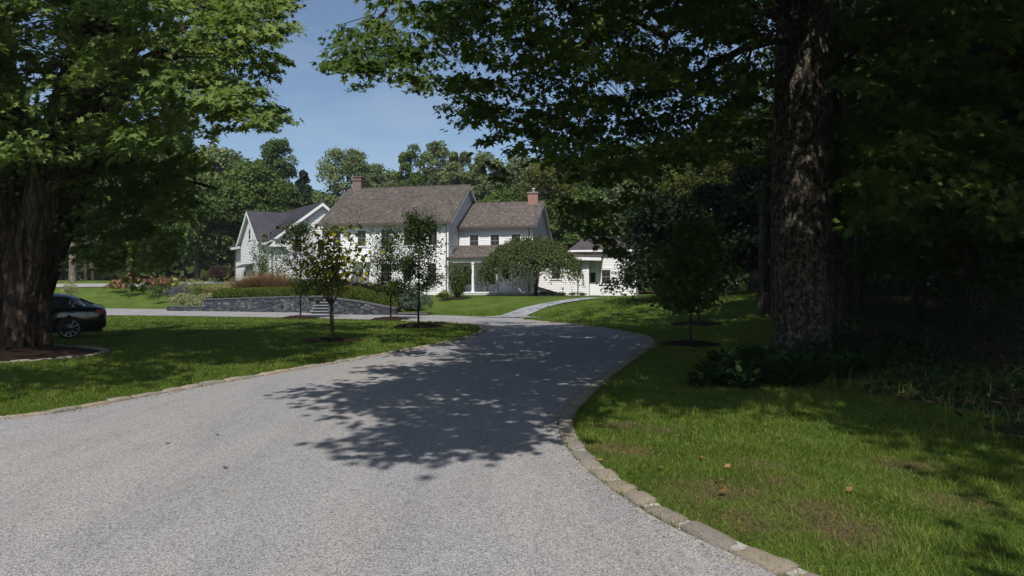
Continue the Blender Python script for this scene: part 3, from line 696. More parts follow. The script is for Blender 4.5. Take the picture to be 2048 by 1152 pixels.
# porch furniture
def hworld(x, y, z):
    c, s = math.cos(TH), math.sin(TH); return (OX + c * x + s * y, OY - s * x + c * y, HZ + z)
def chair(px, v_, rz, label):
    x = hloc(px, v_); r = empty('garden_chair', hworld(x, v_, PF), rz, label, 'chair', 'wire chairs on the porch')
    m_ = MB(); m_.tube([(.2 * math.cos(t), .2 * math.sin(t), .45) for t in np.linspace(0, 2 * math.pi, 13)], [.012] * 13, 5)
    for t in np.linspace(-.15, .15, 5): m_.bar((t, -math.sqrt(.04 - t * t), .45), (t, math.sqrt(.04 - t * t), .45), .006, 4)
    m_.build('seat', M['black'], r)
    for a_ in (45, 135, 225, 315):
        c, s = math.cos(R_(a_)), math.sin(R_(a_)); m_ = MB(); m_.tube([(c * .18, s * .18, .45), (c * .17, s * .17, .2), (c * .23, s * .23, 0)], [.012] * 3, 5); m_.build('leg', M['black'], r)
    m_ = MB(); pts = [(-.17, .12, .45)] + [(-.2 * math.cos(t), .17, .72 + .2 * math.sin(t)) for t in np.linspace(0, math.pi, 9)] + [(.17, .12, .45)]
    m_.tube(pts, [.012] * len(pts), 5); m_.tube([(-.08, .15, .47), (-.09, .17, .72), (0, .17, .82), (.09, .17, .72), (.08, .15, .47)], [.008] * 5, 4); m_.build('backrest', M['black'], r)
    return r
chair(960, 1.1, R_(70), 'black wire chair on the porch left of the small round table')
chair(993, 1.0, R_(-110), 'black wire chair on the porch partly behind the second white post')
r = empty('round_table', hworld(hloc(976, 1.1), 1.1, PF), 0, 'small black pedestal table between the two wire chairs', 'table')
m_ = MB(); m_.tube([(0, 0, .71), (0, 0, .735)], [.3, .3], 16); m_.build('tabletop', M['black'], r); m_ = MB(); m_.tube([(0, 0, .0), (0, 0, .03), (0, 0, .04), (0, 0, .71)], [.2, .18, .035, .03], 8); m_.build('pedestal', M['black'], r)

# left house (barn form)
BA = Vector((-20.7, 59.4)); gdir = Vector((.79, .613)).normalized(); rdir = Vector((-.613, .79)).normalized()
bang = math.atan2(gdir.y, gdir.x)
barn = empty('white_barn_house', (BA.x, BA.y, 1.35), bang, 'white brick and clapboard barn style house with dark metal roof at the left', 'house')
# local x along the big gable, local y away along the ridge (rotate: x=gdir, y=perp left of gdir)
BE, BR, BW, BL = 4.5, 7.75, 8.5, 11.4
mb = MB(); lo, hi = gl(BW, BE, BR); clap(mb, (0, 0), (BW, 0), -1.5, BR, lo, hi); clap(mb, (BW, 0), (BW, BL), -1.5, BE); clap(mb, (0, BL), (0, 0), -1.5, BE)
clap(mb, (BW, BL), (0, BL), -1.5, BR, lo, hi); mb.build('barn_wall', M['white'], barn)
# roof with ridge along local y
def barn_roof():
    m_ = MB(); s1 = (BR - BE) / (BW / 2); oh = .45; y0, y1 = -.4, BL + .4
    A = (-oh, BE - oh * s1 + .08); B = (BW / 2, BR + .12); C = (BW + oh, A[1])
    m_.slab([(A[0], y1, A[1]), (A[0], y0, A[1]), (B[0], y0, B[1]), (B[0], y1, B[1])], (0, 0, .07))
    m_.slab([(B[0] + .001, y1, B[1]), (B[0] + .001, y0, B[1]), (C[0], y0, C[1]), (C[0], y1, C[1])], (0, 0, .07))
    for y in np.arange(y0 + .05, y1, .42): m_.bar((A[0], y, A[1] + .085), (B[0], y, B[1] + .085), .018, 4)
    ro = m_.build('metal_roof', M['seam'], barn)
    r_ = MB()
    for P_ in (A, C): r_.slab([(P_[0], y0, P_[1] - .003), (B[0], y0, B[1] - .003), (B[0], y0, B[1] - .3), (P_[0], y0, P_[1] - .27)], (0, .05, 0))
    for P_ in (A, C): r_.slab([(P_[0], y0 + .05, P_[1] - .02), (B[0], y0 + .05, B[1] - .02), (B[0], -.03, B[1] - .02), (P_[0], -.03, P_[1] - .02)], (0, 0, -.03))
    r_.box(A[0], .9, y0 - .0, -.03, A[1] - .5, A[1] - .28); r_.box(A[0], -.0, y0, y1, A[1] - .28, A[1] - .05)
    r_.build('rake_board', M['white2'], ro)
barn_roof()
# cross gable on the left side (faces -x)
c0, c1 = 2.3, 7.9; cm = (c0 + c1) / 2; cz = BR - .65
mb = MB(); half = (c1 - c0) / 2
T_, _ = frame_T((-.5, c1), (-.5, c0))
clap(mb, (-.5, c1), (-.5, c0), -1.5, BE + .0)
L_ = c1 - c0
clap(mb, (-.5, c1), (-.5, c0), BE, cz, lambda z: (z - BE) / (cz - BE) * L_ / 2, lambda z: L_ - (z - BE) / (cz - BE) * L_ / 2)
mb.box(-.5, .0, c0, c0 + .02, -1.5, BE); mb.build('cross_gable_wall', M['white'], barn)
mb = MB(); xr = BW / 2 * (cz - BE) / (BR - BE) + .3
sl_ = (cz - BE) / half
for sg in (-1, 1):
    e = cm + sg * (half + .4); ze = BE - .4 * sl_ + .1
    mb.slab([(-.85, e, ze), (-.85, cm, cz + .12), (xr, cm, cz + .12), (.0, e, ze)], (0, 0, .07))
    for t in np.linspace(0, 1, 11):
        xa = -.85 + t * (xr + .85)
        k = 1 if xa < 0 else max(0, 1 - xa / xr)
        mb.bar((xa, cm, cz + .21), (xa, cm + sg * (half + .4) * k, cz + .21 - (cz + .12 - ze) * k), .018, 4)
cr = mb.build('cross_gable_roof', M['seam'], barn)
mb = MB()
for sg in (-1, 1):
    e = cm + sg * (half + .4); ze = BE - .4 * sl_ + .1
    mb.slab([(-.86, e, ze - .005), (-.86, cm, cz + .115), (-.86, cm, cz - .2), (-.86, e, ze - .27)], (.05, 0, 0))
    mb.slab([(-.80, e, ze - .02), (-.80, cm, cz + .1), (-.52, cm, cz + .1), (-.52, e, ze - .02)], (0, 0, -.03))
mb.build('rake_board', M['white2'], cr)
mb = MB(); mb.box(-.75, -.63, c1 + .2, BL + .3, BE - .35, BE - .2); mb.build('gutter', M['gutter'], barn); mb = MB(); mb.tube([(-.7, BL + .1, BE - .3), (-.1, BL - .1, BE - .8), (-.1, BL - .1, -1.4)], [.05] * 3, 6); mb.build('downspout', M['gutter'], barn); mb = MB()
mb.tube([(-.4, 1.8, BE - .3), (-.1, .3, BE - .7), (-.1, .25, -1.4)], [.05] * 3, 6); mb.build('downspout', M['gutter'], barn)
window(barn, (0, 0), (BW, 0), 1.75, 3.35, .7, 1.15); window(barn, (0, 0), (BW, 0), 3.9, 3.35, .7, 1.15)
window(barn, (-.5, c1), (-.5, c0), L_ / 2 - .3, BE + .15, .6, .9)
window(barn, (-.5, c1), (-.5, c0), 3.7, .7, .65, 1.0); window(barn, (-.5, c1), (-.5, c0), 1.0, .7, .65, 1.0)
door(barn, (-.5, c1), (-.5, c0), 2.2, -.5, 1.0, 2.2)
mb = MB(); mb.slab([(-1.6, 3.7, 2.0), (-1.6, 6.4, 2.0), (-.54, 6.4, 2.35), (-.54, 3.7, 2.35)], (0, 0, .07)); mb.build('entry_canopy', M['seam'], barn)
for yy in (3.2, 6.9):
    mb = MB(); mb.tube([(-.53, yy, 2.3), (-.75, yy, 2.35), (-.78, yy, 2.2)], [.02] * 3, 5); mb.tube([(-.78, yy, 2.2), (-.78, yy, 2.08)], [.05, .13], 8); mb.build('wall_lamp', M['black'], barn)

# ---------------------------------------------------------------- stone walls, steps
def stone_wall(name, pts, tops, label, seed, thick=.35, zb=-.1, cap=True):
    r = np.random.RandomState(seed); root = empty(name, (pts[0][0], pts[0][1], 0), label=label, cat='retaining wall')
    o0 = Vector((pts[0][0], pts[0][1], 0)); m_ = MB(); back = MB(); cp = MB()
    D = np.concatenate([[0], np.cumsum([math.dist(pts[i], pts[i + 1]) for i in range(len(pts) - 1)])])
    for i in range(len(pts) - 1):
        a_, b_ = pts[i], pts[i + 1]; T, L = frame_T((a_[0] - o0.x, a_[1] - o0.y), (b_[0] - o0.x, b_[1] - o0.y)); t0, t1 = tops[i], tops[i + 1]
        m_.T = T; back.T = T; cp.T = T
        back.slab([(0, -.03, zb), (L, -.03, zb), (L, -.03, t1 - .08), (0, -.03, t0 - .08)], (0, -thick + .05, 0))
        z = zb
        while z < max(t0, t1) - .08:
            h = r.uniform(.07, .15); s = 0
            while s < L:
                l = r.uniform(.12, .36); s1 = min(s + l, L); tz = t0 + (t1 - t0) * ((s + s1) / 2) / L - .08
                z1 = min(z + h - .012, tz)
                if z1 - z > .02 and s1 - s > .03: m_.box(s + .006, s1 - .006, -.03, r.uniform(.0, .035), z, z1, float(np.clip(r.normal(.45, .3), 0, 1)))
                s = s1
            z += h
        if cap:
            s = 0
            while s < L:
                s1 = min(s + r.uniform(.6, 1.0), L); za = t0 + (t1 - t0) * s / L; zc = t0 + (t1 - t0) * s1 / L
                cp.slab([(s + .004, .05, za - .075), (s1 - .004, .05, zc - .075), (s1 - .004, .05, zc), (s + .004, .05, za)], (0, -thick - .06, 0)); s = s1
    m_.build('stone_face', M['wallstone'], root, tint=True); back.build('core', M['black'], root)
    if cap: cp.build('cap_stone', M['stone_cap'], root)
    return root
stone_wall('retaining_wall', WALL_L + [(-11.35, 43.0)], [.80, .92, 1.02, 1.04, 1.04], 'taller dry stone retaining wall left of the steps, below the long hedge', 1)
stone_wall('retaining_wall', [(-10.3, 42.4)] + WALL_R, [1.02, 1.0, .80, .42], 'stone retaining wall right of the steps with its top sloping down', 2)
stone_wall('retaining_wall', [(-22.4, 44.3), (-19.95, 43.9)], [.36, .36], 'knee high stone planter wall under the cream variegated bushes', 3)
stone_wall('retaining_wall', [(-6.3, 37.55), (-4.6, 37.2)], [.16, .14], 'ankle high stone edging under the round blue green bush', 4)
ss = MB(); cs = MB()
for i in range(6):
    y = 39.5 + i * .34; z = (i + 1) * .165
    ss.box(-11.62 + .02, -10.36, y, y + .36, z - .165, z - .05); cs.box(-11.7 if i < 4 else -11.3, -10.37, y - .04, y + .40, z - .045, z)
stp = empty('garden_steps', (0, 0, 0), label='flight of bluestone steps between the two stone walls', cat='steps'); ss.build('riser', M['black'], stp); cs.build('tread', M['bluestone'], stp)

# ---------------------------------------------------------------- foliage builders
def shell(r, n, c, rad, up=.3):
    d = unit(r.normal(size=(n, 3))); d[:, 2] = np.where(d[:, 2] < -.35, -d[:, 2], d[:, 2])
    k = r.uniform(.55, 1.02, n) ** .6
    return np.array(c) + d * np.array(rad) * k[:, None], d
def bush(name, c, rad, n, ls, mat, label, cat, seed, shape='oval', lumps=9, core=True, flowers=None, group=None, tintlow=0, stems=False):
    r = np.random.RandomState(seed); root = empty(name, tuple(c), label=label, cat=cat, group=group)
    P = []; D = []; cores = []
    rx, ry, rz = rad
    for k in range(lumps):
        a_ = r.uniform(0, 2 * math.pi); q = math.sqrt(r.uniform(0, 1)) * .62; u = r.uniform(.25, .72)
        lr = r.uniform(.34, .52); cc = (rx * q * math.cos(a_), ry * q * math.sin(a_), rz * 2 * u * (1 - .35 * q * q))
        p, d = shell(r, n // lumps, cc, (rx * lr, ry * lr, rz * lr * 1.15)); P.append(p); D.append(d); cores.append((cc, (rx * lr * .72, ry * lr * .72, rz * lr * .8)))
    P = np.concatenate(P); D = np.concatenate(D); P[:, 2] = np.maximum(P[:, 2], .02)
    Zn = D + r.normal(0, .5, P.shape) + [0, 0, .35]; Yn = r.normal(size=P.shape) + D * .6 + [0, 0, .1]
    scatter('foliage', shape, P, frames(Yn, unit(Zn)), ls * r.uniform(.7, 1.3, len(P)), mat, root, r.uniform(0, 1, len(P)) ** 1.1)
    if stems:
        m_ = MB()
        for k in range(7):
            cc = cores[k % len(cores)][0]; m_.tube([(r.normal(0, .05), r.normal(0, .05), -.05), (cc[0] * .4, cc[1] * .4, cc[2] * .5), cc], [.03, .02, .01], 5)
        m_.build('stem', M['bark'], root)
    if flowers:
        fm, nf, fs = flowers; idx = r.choice(len(P), nf, replace=False); Q = []; 
        for i in idx:
            if D[i][2] > -.1: Q = P[i] + D[i] * .05 + r.normal(0, fs * .3, (14, 3)); scatter('flower_head', 'clump', Q, frames(r.normal(size=Q.shape), unit(r.normal(size=Q.shape) + [0, -.3, .8])), fs * .5, fm, root)
    return root
def limb_pts(a, b, sag=0, n=5, r=None, wob=.12):
    a, b = Vector(a), Vector(b); L = (b - a).length; out = []
    for i in range(n):
        t = i / (n - 1); p = a.lerp(b, t); p.z += sag * math.sin(t * math.pi) * L
        if r is not None and 0 < i < n - 1: p += Vector(r.normal(0, wob * L / n, 3))
        out.append(p)
    return out
def crown_tree(name, base, H, W, label, cat, seed, mat, bark='bark', style='round', n=9000, ls=.32, trunk_r=.25, bottom=.22, group=None, clumps=34, shape='clump', lean=0, limbs=True):
    r = np.random.RandomState(seed); root = empty(name, tuple(base), label=label, cat=cat, group=group)
    cl = []
    if style == 'pine':
        for k in range(clumps):
            u = k / clumps; z = H * (bottom + (1 - bottom) * u); rr = W / 2 * (1 - u) ** .7 * r.uniform(.5, 1.0) + .2; a_ = r.uniform(0, 6.28)
            cl.append(((math.cos(a_) * rr * .7, math.sin(a_) * rr * .7, z), (W * .19 * (1.15 - u * .7), W * .19 * (1.15 - u * .7), H * .035)))
    else:
        for k in range(clumps):
            u = r.uniform(0, 1) ** .8; z = H * (bottom + (1 - bottom) * (.06 + .9 * u))
            prof = {'round': math.sin(math.pi * min(1, .17 + .8 * u)) ** .6, 'airy': math.sin(math.pi * min(1, .12 + .8 * u)) ** .8, 'column': math.sin(math.pi * (.12 + .78 * u)) ** .7, 'mass': 1.0 - .55 * u ** 2}[style]
            q = r.uniform(.25, .92) ** .6 * prof; a_ = r.uniform(0, 6.28); s = r.uniform(.7, 1.25)
            lr = {'round': .165, 'airy': .12, 'column': .2, 'mass': .2}[style] * W * s
            cl.append(((math.cos(a_) * q * (W / 2 - lr * .6), math.sin(a_) * q * (W / 2 - lr * .6), z), (lr, lr, lr * {'round': .62, 'airy': .85, 'column': .8, 'mass': .62}[style])))
    P = []; D = []; T = []
    m_ = n // len(cl)
    for c, rad in cl:
        p, d = shell(r, m_, c, rad); P.append(p + r.normal(0, .15 * rad[0], p.shape)); D.append(d); T.append(np.clip(r.normal(.5 + .2 * r.normal(), .25, m_), 0, 1))
    P = np.concatenate(P); D = np.concatenate(D); T = np.concatenate(T)
    keep = P[:, 2] > .15; P, D, T = P[keep], D[keep], T[keep]
    P[:, 0] += lean * P[:, 2]
    Zn = D + r.normal(0, .45, P.shape) + [0, 0, .4]; Yn = r.normal(size=P.shape)
    scatter('crown', shape, P, frames(Yn, unit(Zn)), ls * r.uniform(.6, 1.35, len(P)), mat, root, T)
    mb_ = MB(); top = H * .93 if style in ('pine', 'column', 'airy') else H * .72; k = 7; pts = []
    for i in range(k):
        z = top * i / (k - 1); pts.append((lean * z + r.normal(0, .012 * H) * (i > 0), r.normal(0, .012 * H) * (i > 0), z - (.1 if i == 0 else 0)))
    rad = [trunk_r * (1.35 if i == 0 else 1) * (1 - .85 * i / (k - 1)) for i in range(k)]
    mb_.tube(pts, rad, 8)
    if limbs:
        for c, rd in cl[::2]:
            zt = max(.15 * H, c[2] - H * .12 - .1 * abs(c[0])); t = zt / top * (k - 1); i = min(int(t), k - 2)
            q = Vector(pts[i]).lerp(Vector(pts[i + 1]), min(1, t - i)); mb_.tube(limb_pts(q, (c[0] + lean * c[2], c[1], c[2]), .04, 4, r), [trunk_r * .28, trunk_r * .2, trunk_r * .12, trunk_r * .05], 5)
    mb_.build('trunk', M[bark], root, smooth=True)
    return root

# ---------------------------------------------------------------- the two big maples
def sprays(r, C, rad, nleaf, size, droop=.22):
    """C (n,3) centres; each spray a drooping layered plate of leaves. returns P, R, S, T"""
    n = len(C); tot = n * nleaf; c = np.repeat(C, nleaf, 0); rr = np.repeat(rad, nleaf)
    a = r.uniform(0, 2 * np.pi, tot); q = np.sqrt(r.uniform(0, 1, tot)); el = np.repeat(r.uniform(.6, 1.0, n), nleaf); th = np.repeat(r.uniform(0, np.pi, n), nleaf)
    lx = q * np.cos(a); ly = q * np.sin(a) * el
    # uneven edge: bunch leaves to sub-twigs
    lob = .75 + .25 * np.sin(a * np.repeat(r.randint(4, 7, n), nleaf) + np.repeat(r.uniform(0, 6, n), nleaf)); lx *= lob; ly *= lob
    X_ = lx * np.cos(th) - ly * np.sin(th); Y_ = lx * np.sin(th) + ly * np.cos(th)
    tilt = np.repeat(r.normal(0, .18, (n, 2)), nleaf, 0)
    Z_ = -droop * q * q + r.normal(0, .10, tot) + tilt[:, 0] * X_ + (tilt[:, 1] + .38) * Y_
    P = c + np.stack([X_, Y_, Z_], 1) * rr[:, None]
    outd = np.stack([X_, Y_ - .25, -.45 + 0 * X_], 1) + r.normal(0, .55, (tot, 3)) * [1, 1, .5]
    up = np.stack([X_ * .25, Y_ * .25 - .62, np.ones(tot)], 1) + r.normal(0, .38, (tot, 3))
    S_ = size * r.uniform(.5, 1.35, tot); T_ = np.clip(np.repeat(r.uniform(.1, .9, n), nleaf) + r.normal(0, .2, tot), 0, 1)
    return P, frames(outd, unit(up)), S_, T_
def px_of(P):
    y = np.maximum(P[:, 1], .01); return 1024 + FPX * P[:, 0] / y, 576 - FPX * (P[:, 2] - CAMZ) / y
Sv = np.array(S)
def shadow_px(P):
    Gp = P - Sv * (P[:, 2:3] / Sv[2]); return px_of(Gp) + (Gp[:, 1],)
SH_DRIVE = [(612, 782), (700, 774), (760, 770), (850, 752), (800, 742), (735, 752), (800, 722), (880, 702), (960, 672), (985, 655), (1000, 640), (1230, 650), (1290, 690), (1240, 740), (1180, 795), (1120, 850), (1080, 858), (1050, 862), (960, 895), (800, 898), (720, 890), (800, 848), (850, 828), (780, 826), (720, 812), (650, 795)]
SH_RIGHT = [(1140, 800), (1290, 690), (1300, 560), (2400, 560), (2400, 1300), (2120, 1250), (2040, 1100), (1930, 960), (1820, 880), (1650, 830), (1500, 812), (1300, 806), (1200, 820), (1150, 850)]
SH_FAR = [(820, 640), (1000, 610), (1300, 590), (1300, 660), (1000, 660)]
VIS_R = [(606, 120), (640, 75), (655, 40), (690, 0), (760, -60), (2300, -60), (2300, 480), (1700, 490), (1545, 345), (1420, 345), (1310, 365), (1290, 500), (1230, 520), (1170, 478), (1110, 455), (1095, 345), (1050, 312), (1030, 330), (1005, 372), (965, 400), (938, 395), (955, 330), (985, 300), (960, 268), (915, 272), (862, 268), (858, 212), (830, 182), (790, 190), (755, 208), (710, 208), (668, 178), (606, 140)]
SKYGAP = [(600, 70), (640, 0), (690, 0), (650, 70), (630, 140), (700, 210), (860, 215), (880, 275), (960, 290), (990, 350), (900, 390), (560, 400), (560, 290), (625, 285), (600, 130)]
LOBES_SKY = None
def pick(r, n, xr, yr, zr, fn, tries=60):
    out = []
    for _ in range(tries):
        P = np.stack([r.uniform(*xr, n), r.uniform(*yr, n), r.uniform(*zr, n)], 1); out.append(P[fn(P)])
        if sum(len(o) for o in out) >= n: break
    return np.concatenate(out)[:n]
def inside_frame(P, m=60):
    px, py = px_of(P); return (P[:, 1] > .6) & (px > -m) & (px < 2048 + m) & (py > -m) & (py < 1152 + m)
def big_trunk(root, path, rad, mat, seed, flare=.35, lobes=((0, 0),), k=64, furrow=.035, fl_n=5):
    r = np.random.RandomState(seed); n = 70; P = np.array(path, float); t = np.linspace(0, 1, len(P)); tt = np.linspace(0, 1, n)
    cx = np.interp(tt, t, P[:, 0]); cy = np.interp(tt, t, P[:, 1]); cz = np.interp(tt, t, P[:, 2]); R0 = np.interp(tt, t, rad)
    vs = []; ph = r.uniform(0, 6.28, 6)
    for i in range(n):
        h = cz[i] - cz[0]; fl = flare * math.exp(-h / .55)
        for j in range(k):
            a_ = 2 * math.pi * j / k
            f = 1 + fl * (.6 + .5 * math.sin(fl_n * a_ + ph[0])) + .04 * math.sin(3 * a_ + ph[1] + .3 * h) + .03 * math.sin(5 * a_ + ph[2] - .5 * h)
            f += furrow * (math.sin(17 * a_ + 1.2 * math.sin(h * 1.1 + ph[3])) * .6 + math.sin(29 * a_ + 1.5 * math.sin(h * .8 + ph[4])) * .4) + r.normal(0, .006)
            vs.append((cx[i] + R0[i] * f * math.cos(a_), cy[i] + R0[i] * f * math.sin(a_), cz[i]))
    m_ = MB(); fs = [(i * k + j, i * k + (j + 1) % k, (i + 1) * k + (j + 1) % k, (i + 1) * k + j) for i in range(n - 1) for j in range(k)]
    m_.add(vs, fs); return m_

# right maple
rr = np.random.RandomState(11)
RB = Vector((7.05, 16.6, gz(7.05, 16.6)))
RX = empty('maple_tree', (RB.x, RB.y, RB.z), label='tall lichen spotted maple at the right whose canopy hangs over the driveway', cat='tree')
def rl(P): return P - np.array([RB.x, RB.y, RB.z])
tk = big_trunk(RX, [(0, 0, -.3), (-.05, 0, 2), (-.02, 0, 5), (.05, .1, 8), (.2, .3, 12), (.3, .5, 17)], [.66, .63, .62, .60, .5, .3], None, 3, flare=.12, furrow=.018)
LIMBS_R = [((0, .1, 7.4), (-5.5, -3.5, 6.4)), ((0, .1, 8.2), (-9.0, -3.8, 7.2)), ((0, 0, 8.8), (-6, -8, 9)), ((0, .3, 7.6), (-4, 1.5, 6.4)), ((0, .1, 7.9), (-2.6, -4, 6.0)), ((0, 0, 9), (3, -6, 8)), ((0, 0, 7), (7, -2, 9)), ((0, .1, 7), (-3, -11, 9.5)), ((0, .2, 8), (-7, 3, 10)), ((0, .2, 9), (2, -9, 11)), ((.1, .2, 10), (3, 4, 13)), ((0, .1, 6), (8, -9, 8)), ((.1, .3, 11), (-5, -5, 12))]
limbpts = []
for k, (a_, b_) in enumerate(LIMBS_R):
    pts = limb_pts(a_, b_, .06, 8, rr, .25); tk.tube(pts, list(np.linspace(.13, .02, 8)), 7); limbpts += [(p, .09) for p in pts[2:]]
tk.v = tk.v; tk.build('trunk', M['bark_right'], RX, smooth=True)
# visible canopy
def fits(C, rad, poly, k=.72):        # whole spray stays inside the crown's outline
    ok = np.ones(len(C), bool)
    for a_ in np.linspace(0, 2 * np.pi, 8, endpoint=False):
        Q = C + np.stack([np.cos(a_) * rad * k, 0 * rad, np.sin(a_) * rad * k * (.55 if math.sin(a_) > 0 else .75)], 1); qx_, qy_ = px_of(Q); ok &= inpoly(qx_, qy_, poly)
    return ok
def fr(P):
    px, py = px_of(P); ok = inpoly(px, py, VIS_R)
    d = np.hypot(P[:, 0] - RB.x, P[:, 1] - RB.y); return ok & (d < 13) & ~((P[:, 2] > 9) & (px < 900))
Cv = pick(rr, 2600, (-6, 18), (8.5, 20), (2.2, 10), fr, 160); rv = rr.uniform(.28, .95, len(Cv)); kf = fits(Cv, rv, VIS_R, .58); Cv, rv = Cv[kf][:1150], rv[kf][:1150]; print('right sprays', len(Cv))
pxv, pyv = px_of(Cv)
mg = rv * .8 * FPX / Cv[:, 1]; keep = ~((pxv > 1550 - mg) & (pxv < 1655 + mg) & (Cv[:, 1] < RB.y + .3)); Cv, rv = Cv[keep], rv[keep]
def lobe(P, xa, xb, ya, yb):          # would this bough shade the sunlit outer leaves?
    bad = np.zeros(len(P), bool)
    for z in (5.2, 6.0, 6.8, 7.6):
        Q = P - Sv * ((P[:, 2:3] - z) / Sv[2]); qx_, qy_ = px_of(Q); bad |= (Q[:, 1] > 8.5) & (Q[:, 1] < 17) & (qx_ > xa) & (qx_ < xb) & (qy_ > ya) & (qy_ < yb) & (P[:, 2] > z)
    return bad
# hidden upper canopy that throws the shadow
def fh(P):
    gx, gy, gd = shadow_px(P); f = inside_frame(P, 110)
    lit = (inpoly(gx, gy, SH_RIGHT) | inpoly(gx, gy, SH_FAR)) & (gd > 1)
    off = (gd <= 1) | (gx > 2050)
    e = ((P[:, 0] - 6) / 14) ** 2 + ((P[:, 1] - 9) / 16) ** 2 + ((P[:, 2] - 10.5) / 7.5) ** 2 < 1
    return e & ~f & ~lobe(P, 600, 870, 30, 225) & (lit | (off & (P[:, 0] > 6.5)))
def fd(P):
    gx, gy, gd = shadow_px(P); e = ((P[:, 0] - 6) / 14) ** 2 + ((P[:, 1] - 9) / 16) ** 2 + ((P[:, 2] - 10.5) / 7.5) ** 2 < 1
    return e & ~inside_frame(P, 110) & ~lobe(P, 600, 870, 30, 225) & (gd > 1) & inpoly(gx, gy, SH_DRIVE)
SH_LAWN = [(1075, 628), (1180, 600), (1300, 588), (1560, 588), (1560, 660), (1540, 830), (1160, 825), (1200, 775), (1310, 700), (1300, 670), (1200, 652)]
def fe(P):
    gx, gy, gd = shadow_px(P); e = ((P[:, 0] - 6) / 14) ** 2 + ((P[:, 1] - 15) / 14) ** 2 + ((P[:, 2] - 11) / 7.5) ** 2 < 1
    return e & ~inside_frame(P, 110) & ~lobe(P, 600, 870, 30, 225) & (gd > 1) & inpoly(gx, gy, SH_LAWN)
SH_EDGE = [(1150, 812), (1290, 700), (1560, 690), (2100, 690), (2100, 920), (1850, 880), (1650, 832), (1500, 815), (1300, 808)]
def fg_(P):
    gx, gy, gd = shadow_px(P); e = ((P[:, 0] - 8) / 14) ** 2 + ((P[:, 1] - 9) / 16) ** 2 + ((P[:, 2] - 10.5) / 7.5) ** 2 < 1
    return e & ~inside_frame(P, 110) & (gd > 1) & inpoly(gx, gy, SH_EDGE)
def over(r, C, n, lo_, hi_):       # unseen higher boughs added up sun to shade the lower ones
    Q = C[r.choice(len(C), n)] + Sv[None] * r.uniform(lo_, hi_, n)[:, None] + r.normal(0, .35, (n, 3)); return Q[~inside_frame(Q, 60)]
Ch = pick(rr, 1050, (-6, 19), (-4, 25), (5.2, 16.5), fh, 300)
def shade_of(r, n, x0, x1, yt, z0, z1, ya, yb):     # unseen boughs added between the sun and a trunk to shade it
    P = []
    x = r.uniform(x0, x1, n); z = r.uniform(z0, z1, n); y = r.uniform(ya, yb, n); k = (yt - y) / -S.y
    P = np.stack([x + S.x * k, y, z + S.z * k], 1); return P[~inside_frame(P, 60)]
Ch = np.concatenate([Ch, pick(rr, 280, (-2, 20), (-4, 16), (5, 15), fg_, 400), over(rr, Cv[px_of(Cv)[0] > 1640], 260, 3, 9), shade_of(rr, 70, 8.8, 11.2, 28, 0, 7, 12, 22), pick(rr, 350, (-8, 12), (-2, 24), (5.0, 10), fd, 400), pick(rr, 300, (-2, 20), (6, 28), (7, 18), fe, 400), over(rr, Cv[px_of(Cv)[0] > 880], 620, 3.5, 10), shade_of(rr, 42, 6.0, 8.4, 16.0, -.5, 9, 4, 12)])
P1, R1, S1, T1 = sprays(rr, Cv, rv, 68, .125)
P2, R2, S2, T2 = sprays(rr, Ch, rr.uniform(.5, .95, len(Ch)), 46, .15)
Pc = np.concatenate([P1, P2]); print('right maple leaves', len(Pc))
keep = np.ones(len(Pc), bool); qx, qy = px_of(Pc); keep &= ~(inpoly(qx, qy, SKYGAP) & (Pc[:, 1] > .5) & (rr.uniform(size=len(Pc)) < .0))
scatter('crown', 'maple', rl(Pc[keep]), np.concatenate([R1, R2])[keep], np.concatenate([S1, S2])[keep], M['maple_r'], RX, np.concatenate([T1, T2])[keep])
tw = MB(); LP = np.array([tuple(p) for p, _ in limbpts])
LP = LP[np.hypot(LP[:, 0], LP[:, 1]) > 2.2]
for c in rl(Cv)[::3]:
    if np.min(np.sum((LP - c) ** 2, 1)) > 9: continue
    i = int(np.argmin(np.sum((LP - c) ** 2, 1))); pts = limb_pts(LP[i], c, .05, 5, rr, .3); tw.tube(pts, [.02, .016, .012, .009, .005], 4, cap=False)
tw.build('branch', M['bark'], RX)
# long thin hanging twig with leaves seen against the far trees
# ---- left maple: two fused stems
rlft = np.random.RandomState(21)
LB = Vector((-11.95, 16.7, 0))
LX = empty('maple_tree', tuple(LB), label='huge old maple with a split double trunk in a mulch bed at the left', cat='tree')
t1 = big_trunk(LX, [(.27, -.3, -.3), (.33, -.3, 1.3), (.70, -.25, 2.9), (1.02, -.1, 4.6), (1.5, .2, 6.5), (2.1, .4, 9), (2.6, .6, 13)], [.47, .46, .56, .66, .70, .55, .3], None, 5, flare=.5, furrow=.03)
t2 = big_trunk(LX, [(-.6, .05, -.3), (-.58, .05, 1.5), (-.6, 0, 3.2), (-.75, 0, 5), (-1.2, 0, 8), (-1.6, 0, 13)], [.78, .76, .86, .9, .65, .35], None, 6, flare=.35, furrow=.03)
t1.add(t2.v, t2.f)
LIMBS_L = [((1.2, 0, 5.2), (6.5, -2.5, 6.6)), ((1.0, 0, 4.6), (4.2, -3.5, 5.2)), ((1.5, 0, 6.2), (7.2, -1, 8.0)), ((1.6, .2, 6.8), (5, 2, 9)), ((-.9, 0, 5), (-3, -5, 6)), ((.9, 0, 5), (1, -5, 5.6)), ((1.8, .3, 7.5), (4, -5, 8.6)), ((-1, 0, 6), (-5, 0, 8)), ((-1.2, 0, 8), (-2, -5, 9.5)), ((1.1, .2, 4.8), (3.6, 2.6, 4.3)), ((2.2, .4, 9), (5.5, 0, 12)), ((1.8, .3, 8), (2, 5, 10))]
lp = []
